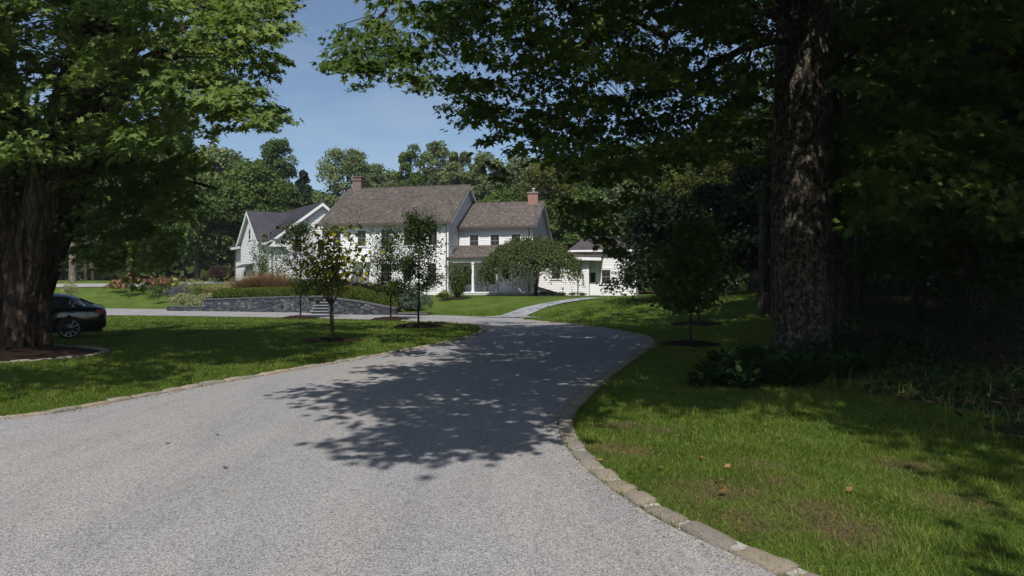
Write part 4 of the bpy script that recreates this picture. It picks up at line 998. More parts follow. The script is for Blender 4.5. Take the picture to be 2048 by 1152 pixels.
for a_, b_ in LIMBS_L:
    pts = limb_pts(a_, b_, .06, 8, rlft, .25); t1.tube(pts, list(np.linspace(.16, .03, 8)), 7); lp += pts[2:]
t1.build('trunk', M['bark_left'], LX, smooth=True)
VIS_L1 = [(-200, -60), (560, -60), (606, 40), (610, 78), (585, 105), (596, 130), (545, 160), (560, 185), (585, 200), (583, 240), (612, 262), (606, 285), (560, 268), (490, 262), (430, 285), (330, 310), (200, 350), (100, 370), (-200, 340)]
VIS_L2 = [(60, 240), (430, 270), (410, 420), (330, 530), (290, 555), (180, 545), (125, 540), (120, 470), (90, 330)]
VIS_L3 = [(370, -60), (660, -60), (580, 30), (480, 60), (380, 60)]
def f1(P):
    px, py = px_of(P); return inpoly(px, py, VIS_L1) & ~((px < 240) & (py > 20) & (P[:, 1] < 15.5) & (rlft.uniform(size=len(P)) < .62)) & ~((px > 380) & (px < 600) & (np.hypot((px - 500) / 1.4, py - 150) < 22))
def f2(P): px, py = px_of(P); return inpoly(px, py, VIS_L2)
def f3(P): px, py = px_of(P); return inpoly(px, py, VIS_L3)
C1 = pick(rlft, 900, (-16, -3), (10.5, 17.5), (3, 9), f1); q1 = rlft.uniform(.28, .9, len(C1)); kf = fits(C1, q1, VIS_L1, .52); C1, q1 = C1[kf][:430], q1[kf][:430]
C2 = pick(rlft, 190, (-13, -6), (15.5, 20), (1.8, 6), f2); q2 = rlft.uniform(.35, .7, len(C2)); kf = fits(C2, q2, VIS_L2, .5); C2, q2 = C2[kf], q2[kf]
C3 = pick(rlft, 90, (-12, -5), (17.5, 21), (7, 11), f3); q3 = rlft.uniform(.3, .7, len(C3)); kf = fits(C3, q3, VIS_L3, .5); C3, q3 = C3[kf], q3[kf]
def f4(P):
    gx, gy, gd = shadow_px(P); okp = inpoly(gx, gy, [(-300, 690), (300, 700), (460, 690), (560, 686), (760, 676), (900, 664), (930, 650), (100, 640), (-300, 650)]) | inpoly(gx, gy, [(-400, 735), (180, 742), (330, 760), (60, 790), (-400, 800)])
    e = ((P[:, 0] + 10.5) / 11) ** 2 + ((P[:, 1] - 15) / 10.5) ** 2 + ((P[:, 2] - 10) / 7) ** 2 < 1
    return okp & e & ~inside_frame(P, 110) & ~lobe(P, 280, 620, -20, 300)
C4 = pick(rlft, 150, (-19, 0), (5, 24), (6, 16), f4, 200)
def f5(P):
    gx, gy, gd = shadow_px(P); e = ((P[:, 0] + 10.5) / 12) ** 2 + ((P[:, 1] - 13) / 12) ** 2 + ((P[:, 2] - 10) / 7) ** 2 < 1
    return inpoly(gx, gy, [(-150, 738), (180, 730), (420, 742), (300, 765), (100, 788), (-150, 796)]) & e & ~inside_frame(P, 110) & ~lobe(P, 280, 620, -20, 300)
C4 = np.concatenate([C4, pick(rlft, 46, (-16, -2), (2, 14), (6, 12), f5, 300), over(rlft, np.concatenate([C1[px_of(C1)[0] < 290], C2]), 420, 2.5, 9), shade_of(rlft, 90, -13.6, -10.0, 15.8, 0, 9, 5, 12)])
Cl = np.concatenate([C1, C2, C3]); 
P1, R1, S1, T1 = sprays(rlft, Cl, np.concatenate([q1, q2, q3]), 78, .122)
P2, R2, S2, T2 = sprays(rlft, C4, rlft.uniform(.6, 1.1, len(C4)), 46, .16)
Pc = np.concatenate([P1, P2]) - np.array(LB); print('left maple leaves', len(Pc))
scatter('crown', 'maple', Pc, np.concatenate([R1, R2]), np.concatenate([S1, S2]), M['maple'], LX, np.concatenate([T1, T2]))
tw = MB(); LP = np.array([tuple(p) for p in lp])
for c in (Cl - np.array(LB))[::2]:
    i = int(np.argmin(np.sum((LP - c) ** 2, 1))); pts = limb_pts(LP[i], c, .05, 5, rlft, .3); tw.tube(pts, [.02, .016, .012, .009, .005], 4, cap=False)
tw.build('branch', M['bark'], LX); tw = MB()
tipc = at(272, 545, 14.5); tipc2 = at(262, 575, 14.5)
tw.tube([Vector(p) - LB for p in (at(300, 430, 15), at(275, 480, 14.7), at(268, 530, 14.5), at(262, 585, 14.5))], [.012, .01, .008, .005], 4)
tw.build('hanging_twig', M['bark'], LX)
Ct = np.array([at(268, 548, 14.5), at(262, 520, 14.6), at(278, 566, 14.5)]); Pt, Rt, St, Tt = sprays(rlft, Ct, np.array([.22, .25, .18]), 26, .12, .8)
scatter('hanging_leaves', 'maple', Pt - np.array(LB), Rt, St, M['maple'], LX, Tt)

# mulch beds
def mulch(c, rx, ry, h, label, seed, ring=False):
    r = np.random.RandomState(seed); m_ = MB(); n = 40; k = 7; vs = [(0, 0, h)]
    for i in range(1, k + 1):
        for j in range(n):
            a_ = 2 * math.pi * j / n; q = i / k; e = 1 + .06 * math.sin(3 * a_ + seed) + r.normal(0, .015)
            vs.append((rx * q * e * math.cos(a_), ry * q * e * math.sin(a_), h * (1 - q ** 2.4) + r.normal(0, .012) * (i < k) - (.04 if i == k else 0)))
    fs = [(0, 1 + j, 1 + (j + 1) % n) for j in range(n)] + [(1 + i * n + j, 1 + (i + 1) * n + j, 1 + (i + 1) * n + (j + 1) % n, 1 + i * n + (j + 1) % n) for i in range(k - 1) for j in range(n)]
    m_.add(vs, fs); o = m_.build('mulch_bed', M['mulch_edge'], smooth=True); o.location = c; tag(o, label, 'mulch bed', 'mulch beds'); return o
mc = (-13.5, 15.3)
bedpoly = [(mc[0] + 4.05 * math.cos(t), mc[1] + 2.52 * math.sin(t)) for t in np.linspace(0, 2 * math.pi, 60)]
mulch((mc[0], mc[1], .02), 4.2, 2.62, .13, 'wide dark mulch bed round the old double trunked maple', 2)
bl = np.array(bedpoly); kerb(bl, 'ring of pale stone setts edging the mulch bed of the old maple', .4, .15, .06, -1, seed=9, name='bed_edging')

# ---------------------------------------------------------------- young trees on the island
def young(px, py_base, top_py, wpx, name, label, seed, mat, style='column', bottom=.3, ls=.11, n=2600, mr=.9, mult=False, shape='oval', tr=.035, grp='young trees planted in mulch rings'):
    b = G(px, py_base); H = (576 - top_py) / FPX * b.y + CAMZ - b.z; W = wpx / FPX * b.y
    r = np.random.RandomState(seed); root = empty(name, (b.x, b.y, b.z), label=label, cat='tree', group=grp)
    m_ = MB(); P = []; D = []
    tips = []
    if mult:
        m_.tube([(0, 0, -.05), (.01, 0, .5), (.0, .01, 1.0)], [tr * 1.7, tr * 1.5, tr * 1.3], 8); z0 = 1.0
        for k in range(7):
            a_ = k / 7 * 6.28 + r.uniform(-.3, .3); e = (math.cos(a_) * W * r.uniform(.22, .42), math.sin(a_) * W * .35, H * r.uniform(.72, .95)); pts = limb_pts((0, 0, z0), e, -.06, 7, r, .12)
            m_.tube(pts, list(np.linspace(tr * .8, .006, 7)), 6)
            for p in pts[3:]:
                for q in range(3): tips.append((p, p + Vector((r.normal(0, .27 * W), r.normal(0, .27 * W), r.normal(.08, .10 * H)))))
    else:
        pts = [Vector((r.normal(0, .02), r.normal(0, .02), H * .97 * i / 9)) for i in range(10)]; pts[0] = Vector((0, 0, -.1))
        m_.tube(pts, list(np.linspace(tr, .006, 10)), 8)
        for k in range(46):
            u = r.uniform(0, 1) ** 1.25; z = H * (bottom * .85 + (1 - bottom) * .93 * u); a_ = r.uniform(0, 6.28)
            prof = math.sin(math.pi * min(1, .22 + .75 * u)) ** .7; L = W * .5 * prof * r.uniform(.55, 1.05)
            tips.append((Vector((0, 0, z)), Vector((math.cos(a_) * L, math.sin(a_) * L, z + L * r.uniform(.4, 1.0)))))
    m2 = n // len(tips)
    for a_, b_ in tips:
        b_.z = max(b_.z, .3); m_.tube(limb_pts(a_, b_, .03, 4, r, .12), [.012, .009, .006, .003], 4, cap=False)
        t = r.uniform(.25, 1.08, m2); p = np.array(a_)[None] + (np.array(b_) - np.array(a_))[None] * t[:, None] + r.normal(0, .085 + .03 * W, (m2, 3)); P.append(p); D.append(np.repeat(np.array((b_ - a_).normalized())[None], m2, 0))
    P = np.concatenate(P); D = np.concatenate(D); keep = (P[:, 2] < H) & (P[:, 2] > H * bottom * .8); P, D = P[keep], D[keep]
    Yn = D * .5 + r.normal(0, .6, P.shape) + [0, 0, -.35]; Zn = unit(r.normal(0, .5, P.shape) + [0, -.1, 1])
    scatter('crown', shape, P, frames(Yn, Zn), ls * r.uniform(.65, 1.3, len(P)), mat, root, r.uniform(0, 1, len(P)))
    m_.build('trunk', M['bark_pale'] if mult else M['bark'], root, smooth=True)
    return b
IT = [(601, 637, 440, 118, 'slender young tree furthest left on the island lawn', 31, 40), (781, 640, 446, 112, 'slender young tree second from the right on the island lawn', 32, 41), (838, 654, 412, 108, 'tallest slender young tree, nearest the tip of the island lawn', 33, 42)]
for px, py, top, wp, lab, sd, ms in IT:
    b = young(px, py, top, wp, 'young_tree', lab, sd, M['young'], bottom=.26, n=6200, ls=.105, tr=.045)
    mulch((b.x, b.y, b.z + .01), .98, .9, .14, 'mulch ring round the ' + lab.replace('young tree ', 'tree ').replace(', nearest', ' near'), ms)
b = young(663, 682, 448, 135, 'young_tree', 'open multi stemmed young tree with olive heart shaped leaves on the island lawn', 36, M['redbud'], ls=.125, n=900, mult=True, shape='heart', bottom=.4, tr=.04)
mulch((b.x, b.y, b.z + .01), .95, .62, .07, 'reddish mulch ring round the olive leaved multi stemmed tree', 44)
b = young(1380, 690, 445, 170, 'young_tree', 'shaded young tree in front of the dark evergreen on the right lawn', 37, M['fg'], n=2900, ls=.13, shape='heart', bottom=.3, tr=.04)
mulch((b.x, b.y, b.z + .01), .9, .7, .08, 'mulch ring of the shaded young tree on the right lawn', 45)
b = young(1398, 648, 470, 90, 'young_tree', 'thin young tree far back in the shade of the right lawn', 38, M['woods'], n=1500, ls=.15, bottom=.4)
mulch((b.x, b.y, b.z + .01), 1.2, .9, .08, 'mulch ring of the thin tree far back on the right lawn', 46)

# shrub tree by the porch
b = G(915, 597); mulch((b.x, b.y, b.z), 1.3, 1.0, .08, 'mulch ring round the bushy small tree beside the porch', 47)
def shrubtree(px, py, d, H, W, label, seed, mat, n, ls, name='small_tree', stems=6, bottom=.08, shape='oval', bark='bark'):
    b = Vector(((px - 1024) / FPX * d, d, 0)); b.z = gz(b.x, b.y); r = np.random.RandomState(seed); root = empty(name, tuple(b), label=label, cat='tree')
    m_ = MB(); P = []
    for k in range(stems * 5):
        a_ = r.uniform(0, 6.28); u = r.uniform(.35, 1); q = W / 2 * r.uniform(.3, .95) * (1 - .35 * abs(u - .55)); e = Vector((math.cos(a_) * q, math.sin(a_) * q, H * u)); pts = limb_pts((0, 0, -.02), e, -.05, 5, r, .15)
        m_.tube(pts, list(np.linspace(.03, .006, 5)), 5)
        t = r.uniform(.25, 1.03, n // (stems * 5)); Q = np.array(pts); idx = t * 4; i0 = np.clip(idx.astype(int), 0, 3); f = (idx - i0)[:, None]
        P.append(Q[i0] * (1 - f) + Q[i0 + 1] * f + r.normal(0, .09 * W ** .7, (len(t), 3)))
    P = np.concatenate(P); P = P[P[:, 2] > H * bottom]
    scatter('crown', shape, P, frames(r.normal(size=P.shape) + [0, 0, -.2], unit(r.normal(0, .6, P.shape) + [0, -.2, 1])), ls * r.uniform(.6, 1.3, len(P)), mat, root)
    m_.build('trunk', M[bark], root, smooth=True); return root
shrubtree(915, 597, b.y, 2.75, 2.2, 'bushy small green tree in a mulch ring beside the porch', 51, M['gpl'], 3600, .12)
shrubtree(522, 560, 56.5, 5.0, 1.9, 'slim pale birch in front of the barn style house', 52, M['weed'], 2600, .14, name='birch_tree', stems=4, bark='birch')
shrubtree(553, 560, 50, 3.0, 2.3, 'cream flowering hydrangea tree in front of the corner of the barn style house', 53, M['gpl'], 2000, .13, name='hydrangea_tree')

# weeping tree
def weeping():
    d = 50.0; b = Vector(((1071 - 1024) / FPX * d, d, 0)); b.z = gz(b.x, b.y); r = np.random.RandomState(61)
    root = empty('weeping_tree', tuple(b), label='umbrella shaped weeping tree in front of the porch wing', cat='tree')
    m_ = MB(); m_.tube([(0, 0, -.1), (.03, 0, 1), (.0, 0, 2.0), (-.1, 0, 2.6)], [.16, .13, .12, .1], 9)
    P = []; Y_ = []; offx = -.45
    for k in range(640):
        a_ = r.uniform(0, 6.28); q = r.uniform(.05, 1) ** .55; rx, ry = 3.65, 3.2
        ex = offx + math.cos(a_) * q * rx; ey = math.sin(a_) * q * ry; ztop = 4.35 - 1.75 * q ** 2.2 + r.normal(0, .12) + (.12 * ex if ex < 0 else -.08 * ex)
        L = r.uniform(.6, 1.5) * (1.35 if q > .7 else .85); ox, oy = math.cos(a_), math.sin(a_)
        n = 34; t = r.uniform(0, 1, n)
        p = np.stack([ex + ox * .28 * t * L, ey + oy * .28 * t * L, ztop + .15 * np.sin(t * 2.2) - L * t ** 1.3], 1) + r.normal(0, .07, (n, 3)); P.append(p)
        Y_.append(np.stack([np.full(n, ox * .5), np.full(n, oy * .5), -.9 * t - .1], 1))
        if k % 5 == 0: m_.tube([(0, 0, 2.3), (ex * .5, ey * .5, ztop * .5 + 1.6), (ex, ey, ztop), (ex + ox * .3 * L, ey + oy * .3 * L, ztop - L * .8)], [.04, .03, .015, .004], 5, cap=False)
    P = np.concatenate(P); Y_ = np.concatenate(Y_); Y_ = Y_ + r.normal(0, .35, Y_.shape)
    Zn = unit(r.normal(0, .45, P.shape) + np.stack([P[:, 0] * .15, P[:, 1] * .15 - .25, np.full(len(P), .8)], 1))
    scatter('crown', 'oval', P, frames(Y_, Zn), .165 * r.uniform(.6, 1.25, len(P)), M['weep'], root, np.clip(r.normal(.5, .28, len(P)), 0, 1))
    m_.build('trunk', M['bark'], root, smooth=True)
weeping()

# hedges
def hedge(pts, hw, h, label, seed, n, base_of=None):
    r = np.random.RandomState(seed); o0 = pts[0]; root = empty('boxwood_hedge', (o0[0], o0[1], 0), label=label, cat='hedge')
    L = np.array(pts, float); D = np.concatenate([[0], np.cumsum(np.linalg.norm(np.diff(L[:, :2], axis=0), axis=1))]); t = r.uniform(0, D[-1], n)
    c = np.stack([np.interp(t, D, L[:, i]) for i in range(3)], 1); i = np.clip(np.searchsorted(D, t) - 1, 0, len(L) - 2); d = unit(L[i + 1, :2] - L[i, :2]); nr = np.stack([-d[:, 1], d[:, 0]], 1)
    a_ = r.uniform(-.35, math.pi + .35, n); ca, sa = np.cos(a_), np.sin(a_); e = .45
    u = np.sign(ca) * np.abs(ca) ** e * hw; v_ = np.maximum(0, np.sign(sa) * np.abs(sa) ** e) * h
    v_ = np.where(sa < 0, r.uniform(0, .5, n) * h, v_); ends = np.minimum(t, D[-1] - t); v_ *= np.clip(.55 + ends / .9, 0, 1)
    P = np.stack([c[:, 0] + nr[:, 0] * u - o0[0], c[:, 1] + nr[:, 1] * u - o0[1], c[:, 2] + v_], 1) + r.normal(0, .025, (n, 3)); P += .03 * wobble(P[:, 0], P[:, 2], 3)[:, None]
    Zn = unit(np.stack([nr[:, 0] * ca, nr[:, 1] * ca, sa + .2], 1) + r.normal(0, .45, (n, 3)))
    scatter('foliage', 'oval', P, frames(r.normal(size=P.shape), Zn), .075 * r.uniform(.7, 1.3, n), M['box'], root, np.clip(r.normal(.5, .3, n), 0, 1))
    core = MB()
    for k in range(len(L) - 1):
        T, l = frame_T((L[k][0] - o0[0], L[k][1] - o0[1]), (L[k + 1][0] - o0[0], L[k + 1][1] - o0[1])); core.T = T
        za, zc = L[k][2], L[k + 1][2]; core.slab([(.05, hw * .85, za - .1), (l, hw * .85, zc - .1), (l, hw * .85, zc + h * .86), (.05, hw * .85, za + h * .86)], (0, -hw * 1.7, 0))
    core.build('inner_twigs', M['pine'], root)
hedge([(-19.0, 43.9, .9), (-16.5, 43.2, .95), (-13.6, 42.2, 1.0), (-11.9, 41.7, 1.0)], .42, .52, 'long clipped boxwood hedge on top of the wall left of the steps', 71, 15000)
hedge([(-10.2, 39.9, .98), (-8.8, 38.95, .92), (-6.8, 38.4, .42), (-6.3, 38.3, .38)], .42, .62, 'clipped boxwood hedge on the sloping wall right of the steps', 72, 12000)

# garden bushes
def gb(px, py, d, w_px, h_px, mat, label, cat, seed, name='garden_shrub', ls=.09, n=1500, flowers=None, shape='oval', grp=None):
    x = (px - 1024) / FPX * d; z = gz(x, d); rx = w_px / 2 / FPX * d; top = CAMZ - (py - 576) / FPX * d; rz = max(.15, (top - z) / 2) if h_px is None else h_px / FPX * d / 2
    return bush(name, (x, d, z), (rx * 1.15, rx * .8 if rx < 1.3 else rx * .55, rz * .95), n, ls, mat, label, cat, seed, shape=shape, flowers=flowers, group=grp)
gb(375, 582, 44.6, 78, None, M['varieg'], 'lower cream variegated bush above the knee high stone wall', 'bush', 81, n=3200, ls=.10)
gb(408, 577, 45.6, 62, None, M['varieg'], 'cream variegated bush against the left end of the long hedge', 'bush', 82, n=2600, ls=.10)
gb(838, 576, 38.6, 86, None, M['bluebush'], 'round blue green variegated bush at the right end of the sloping wall', 'bush', 83, n=5200, ls=.085)
def tuft(px, d, h, w_, mat, label, seed, n=900, name='ornamental_grass', wid=.02, grp='ornamental grasses'):
    x = (px - 1024) / FPX * d; z = gz(x, d); r = np.random.RandomState(seed); a_ = r.uniform(0, 6.28, n); q = np.sqrt(r.uniform(0, 1, n)) * w_ * .5
    P = np.stack([np.cos(a_) * q, np.sin(a_) * q, np.zeros(n)], 1); lean = r.uniform(.05, .5, n)
    Yn = np.stack([np.cos(a_) * lean, np.sin(a_) * lean, np.ones(n)], 1) + r.normal(0, .1, (n, 3)); Zn = np.stack([np.cos(a_), np.sin(a_), r.normal(0, .3, n)], 1) + r.normal(0, .4, (n, 3))
    hh = h * r.uniform(.5, 1.05, n)
    o = scatter(name, 'blade', P, frames(Yn, unit(Zn)), hh, mat, None, None, wid=wid / hh * r.uniform(.6, 1.5, n)); o.location = (x, d, z - .02)
    return tag(o, label, 'ornamental grass', grp)
TL = ['tan ornamental grass clump at the left end of the grasses above the long hedge', 'tan grass clump between the lavender and the tallest tan grasses', 'tall tan grass clump in front of the corner of the barn house', 'tall tan grass clump below the cream hydrangea tree', 'dense tan grass clump just left of the slender left tree', 'tan grass clump behind the left young tree trunk', 'small tan grass at the left edge of the garden bed', 'low tan grass in front of the lavender']
for i, (px, d, h, w_) in enumerate([(438, 49, 1.5, 1.0), (462, 48.5, 1.65, 1.1), (497, 47.5, 1.8, 1.2), (520, 47, 2.05, 1.3), (545, 47, 2.0, 1.3), (566, 46.5, 1.75, 1.1), (335, 57, 1.5, .6), (428, 47, 1.1, .7)]):
    tuft(px, d, h, w_, M['tan'], TL[i], 90 + i, wid=.03, n=1500)
GL = [(700, 44, 1.05, 'brown plume grass behind the sloping hedge, left of the middle', 'brownplum'), (742, 43.5, 1.1, 'brown plume grass behind the middle of the sloping hedge', 'brownplum'), (768, 42.5, 1.0, 'brown plume grass left of the third young tree trunk', 'brownplum'), (795, 42, 1.0, 'brown plume grass behind the third young tree trunk', 'brownplum'), (615, 46, .95, 'green feathery grass clump above the right end of the long hedge', 'gpl'), (640, 45, 1.0, 'green feathery grass clump beside the top of the steps', 'gpl'), (664, 44.5, 1.05, 'green feathery grass clump right of the top of the steps', 'gpl'), (815, 41, .9, 'green grass clump left of the round blue green bush', 'gpl')]
for i, (px, d, h, lab, mt) in enumerate(GL): tuft(px, d, h * 1.35, 1.3, M[mt], lab, 110 + i, wid=.03, n=1300)
BL_ = [
 (225, 549, 57, 50, M['gpl'], 'pink flowering hydrangea at the far left end of the garden bed', (M['f_pink'], 34, .2)),
 (268, 543, 56, 62, M['gpl'], 'tallest pink flowering hydrangea in the garden bed', (M['f_pink'], 44, .22)),
 (306, 547, 55, 46, M['gpl'], 'pink flowering hydrangea right of the tallest one', (M['f_pink'], 40, .22)),
 (354, 548, 53, 44, M['gpl'], 'bush with lime yellow flower heads behind the lavender', (M['f_yel'], 26, .2)),
 (395, 545, 53, 46, M['varieg'], 'pale variegated shrub behind the lavender', None),
 (440, 546, 52, 52, M['varieg'], 'pale variegated shrub left of the tan grasses', None),
 (372, 554, 50, 46, M['lav'], 'grey lavender mound in the middle of the garden bed', None),
 (345, 560, 49, 44, M['lav'], 'grey lavender mound at the front of the garden bed', None),
 (480, 556, 49, 36, M['lav'], 'grey lavender mound between the tan grasses', None),
 (405, 563, 48.5, 42, M['gpl'], 'low green perennial in front of the lavender', None),
 (312, 563, 52, 34, M['gpl'], 'low green perennial at the lawn edge of the bed', None),
 (590, 560, 46.5, 44, M['gpl'], 'green perennial behind the left young tree', None),
 (690, 562, 43, 34, M['gpl'], 'perennial with magenta flowers beside the steps', (M['f_mag'], 30, .12)),
 (760, 566, 44, 50, M['gpl'], 'green perennial in front of the facade behind the sloping hedge', None),
 (500, 562, 46, 40, M['brownplum'], 'dusty brown perennial above the long hedge', None),
 (885, 578, 46, 30, M['gpl'], 'small yellow green shrub below the corner of the farmhouse', (M['f_yel'], 16, .1)),
 (840, 560, 48, 60, M['fg'], 'dark green shrub against the right end of the main facade', None),
 (720, 556, 49, 50, M['lav'], 'grey green shrub in front of the farmhouse entry', None),
]
for i, (px, py, d, w_, mt, lab, fl) in enumerate(BL_): gb(px, py, d, w_, None, mt, lab, 'shrub', 130 + i, flowers=fl, n=1300)
gb(432, 523, 60, 66, None, M['brownplum'], 'dark purple smoke bush before the woods left of the barn house', 'bush', 160, n=2600, ls=.12)
gb(135, 545, 50, 40, None, M['varieg'], 'pale variegated bush just right of the old maple trunk', 'bush', 161, n=1500)
# foundation planting at the annex
for i, px in enumerate((1085, 1103, 1122, 1146, 1166)):
    gb(px, 586, 54.2, 22, None, M['fg'], 'low dark plant along the annex wall, number %s from the weeping trunk' % ['one', 'two', 'three', 'four', 'five'][i], 'plant', 165 + i, n=350, name='low_plant', grp='low plants along the annex wall')
# climbing shrub at annex canopy end
# white picket panel near barn
fn = empty('picket_fence', (0, 0, 0), label='short white picket fence in front of the barn style house door', cat='fence')
fp = MB(); z0 = gz(-22.5, 58)
for i in range(12):
    x = -22.6 + i * .14; fp.box(x, x + .08, 56.5, 56.53, z0 - .1, z0 + .95)
fp.build('pickets', M['white2'], fn); fp = MB(); fp.box(-22.65, -20.9, 56.532, 56.57, z0 + .25, z0 + .33); fp.box(-22.65, -20.9, 56.532, 56.57, z0 + .7, z0 + .78); fp.build('rail', M['white2'], fn)

# ---------------------------------------------------------------- dark evergreen and right hand woods
def ev(px, d, top_py, wpx, label, seed, mat, n, ls, style='mass', bottom=.03, shape='clump2', name='evergreen_tree', base=None, clumps=40, bark='bark', tr=.2):
    x = (px - 1024) / FPX * d; z = gz(x, d); H = CAMZ + (576 - top_py) / FPX * d - z; W = wpx / FPX * d
    return crown_tree(name, (x, d, z), H, W, label, 'tree', seed, mat, style=style, n=n, ls=ls, bottom=bottom, shape=shape, clumps=clumps, bark=bark, trunk_r=tr)
ev(1328, 37, 410, 225, 'dense dark hemlock hiding the right end of the annex', 201, M['pine'], 16000, .22, clumps=60)
ev(1440, 40, 380, 190, 'dark hemlock right of the one that hides the annex', 202, M['pine'], 12000, .24, clumps=46)
ev(1540, 36, 330, 230, 'dark evergreen directly behind the tall right maple', 203, M['pine'], 12000, .26, clumps=46)
ev(1310, 66, 330, 190, 'dark green tree just behind the annex roof', 204, M['fg'], 11000, .3, style='round', name='broadleaf_tree')
ev(1430, 58, 300, 190, 'sunlit yellow green tree between hemlocks and canopy', 205, M['woods_y'], 13000, .25, style='round', name='broadleaf_tree')
ev(1360, 54, 345, 120, 'smaller sunlit yellow green tree above the hemlock', 206, M['woods_y'], 7000, .22, style='round', name='broadleaf_tree')
ev(1560, 62, 230, 260, 'tall dull green tree behind the right maple trunk', 207, M['woods'], 12000, .34, style='round', name='broadleaf_tree')
WD = [(1700, 26, 60, 330), (1830, 22, 20, 360), (1960, 19, 80, 340), (1760, 40, -120, 420), (2000, 34, -200, 460), (1640, 48, -60, 330), (2150, 16, -100, 420), (1880, 30, 150, 300), (2080, 24, 200, 320), (1720, 31, 240, 220), (1500, 75, 180, 330), (1640, 80, 120, 380), (1800, 70, 50, 450)]
WD += [(1602, 30, -700, 640), (1720, 25, -800, 700), (2300, 20, -900, 900)]  # very tall trees added to shade the hemlocks and the wood floor
wl_ = ['understorey tree just right of the maple trunk', 'understorey tree in the middle of the right woods', 'understorey tree near the right edge of the view', 'tall woodland tree behind the middle of the right woods', 'tall woodland tree at the far right rear', 'woodland tree seen past the right side of the maple trunk', 'nearest woodland tree, cut by the right edge', 'low branching tree in the middle distance of the right woods', 'low tree at the right edge behind the dead twigs', 'slim understorey tree close behind the maple', 'far tree left of the maple trunk above the hemlocks', 'far tree exactly behind the maple trunk', 'far tree deep in the right woods', 'very tall tree added behind the left side of the right maple to shade the hemlocks', 'very tall tree added behind the right side of the right maple to shade the wood', 'very tall unseen tree added beyond the right edge to shade the wood floor']
for i, (px, d, top, wp) in enumerate(WD):
    ev(px, d, top, wp, wl_[i], 220 + i, M['woods'], 12000 if d < 45 else 8000, .17 if d < 30 else .28, style='mass' if i % 3 and i < 13 else 'round', bottom=(.36 if i > 12 else .02 if d < 35 else .1), name='woodland_tree', shape='maple' if d < 30 else 'clump', clumps=46)
# second bare trunk behind the maple & a stump-like trunk left of it
def bare(px, d, wpx, H, label, mat, seed, lean=0, grp=None):
    x = (px - 1024) / FPX * d; z = gz(x, d); r_ = wpx / 2 / FPX * d; root = empty('tree_trunk', (x, d, z), label=label, cat='tree trunk', group=grp)
    m_ = big_trunk(root, [(0, 0, -.3), (lean * .3, 0, H * .3), (lean, 0, H)], [r_ * 1.05, r_, r_ * .7], None, seed, flare=.25, k=24, furrow=.04); m_.build('bark', M[mat], root, smooth=True)
bare(1668, 19.5, 34, 10, 'narrow trunk half hidden behind the right side of the tall maple', 'bark', 7)
bare(1529, 28, 24, 5.5, 'dark shaded trunk just left of the tall maple', 'bark', 8)
bare(146, 63, 13, 8, 'thick sunlit trunk left of two thinner ones beyond the far lawn', 'bark_pale', 9)
bare(172, 66, 7, 8, 'thin trunk beyond the far lawn, right of the thick sunlit one', 'bark', 10)
bare(186, 65, 6, 8, 'slim greyish trunk beyond the far lawn, third from the old maple', 'bark', 12)

# background trees ------------------------------------------------------------
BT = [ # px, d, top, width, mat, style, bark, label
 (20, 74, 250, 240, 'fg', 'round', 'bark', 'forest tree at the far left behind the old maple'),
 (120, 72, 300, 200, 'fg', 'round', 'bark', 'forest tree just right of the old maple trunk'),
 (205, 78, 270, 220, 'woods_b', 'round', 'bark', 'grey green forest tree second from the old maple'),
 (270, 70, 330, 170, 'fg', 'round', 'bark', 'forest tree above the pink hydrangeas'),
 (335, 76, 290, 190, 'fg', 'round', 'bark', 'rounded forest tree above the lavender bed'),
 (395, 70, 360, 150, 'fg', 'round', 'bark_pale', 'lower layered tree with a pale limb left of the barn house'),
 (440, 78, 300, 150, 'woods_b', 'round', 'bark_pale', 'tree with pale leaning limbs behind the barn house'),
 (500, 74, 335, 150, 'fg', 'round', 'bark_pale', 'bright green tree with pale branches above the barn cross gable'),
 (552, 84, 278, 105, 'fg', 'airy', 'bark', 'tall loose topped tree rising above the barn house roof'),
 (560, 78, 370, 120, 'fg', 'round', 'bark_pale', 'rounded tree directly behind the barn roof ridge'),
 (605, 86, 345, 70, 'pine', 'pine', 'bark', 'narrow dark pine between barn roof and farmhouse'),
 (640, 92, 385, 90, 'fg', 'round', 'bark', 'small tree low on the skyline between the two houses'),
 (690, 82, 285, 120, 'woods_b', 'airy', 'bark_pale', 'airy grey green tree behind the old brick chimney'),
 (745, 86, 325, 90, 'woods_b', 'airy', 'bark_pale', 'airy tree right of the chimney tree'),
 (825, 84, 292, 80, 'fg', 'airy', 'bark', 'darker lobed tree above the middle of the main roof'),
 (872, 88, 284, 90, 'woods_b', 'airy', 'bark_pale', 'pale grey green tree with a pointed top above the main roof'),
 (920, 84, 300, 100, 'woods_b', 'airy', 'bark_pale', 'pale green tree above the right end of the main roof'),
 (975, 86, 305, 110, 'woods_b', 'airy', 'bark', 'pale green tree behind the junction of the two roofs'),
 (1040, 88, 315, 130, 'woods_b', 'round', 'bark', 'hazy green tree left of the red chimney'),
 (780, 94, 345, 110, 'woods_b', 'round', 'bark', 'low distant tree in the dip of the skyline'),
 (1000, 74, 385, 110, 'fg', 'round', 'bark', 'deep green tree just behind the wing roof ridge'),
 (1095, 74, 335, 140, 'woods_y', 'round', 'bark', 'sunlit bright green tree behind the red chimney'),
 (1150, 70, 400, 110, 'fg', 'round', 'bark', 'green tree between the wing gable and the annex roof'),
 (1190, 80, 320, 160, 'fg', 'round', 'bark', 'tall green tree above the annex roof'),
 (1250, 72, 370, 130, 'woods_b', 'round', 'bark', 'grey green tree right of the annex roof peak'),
 (-80, 80, 240, 260, 'fg', 'round', 'bark', 'forest tree beyond the left edge of the view'),
]
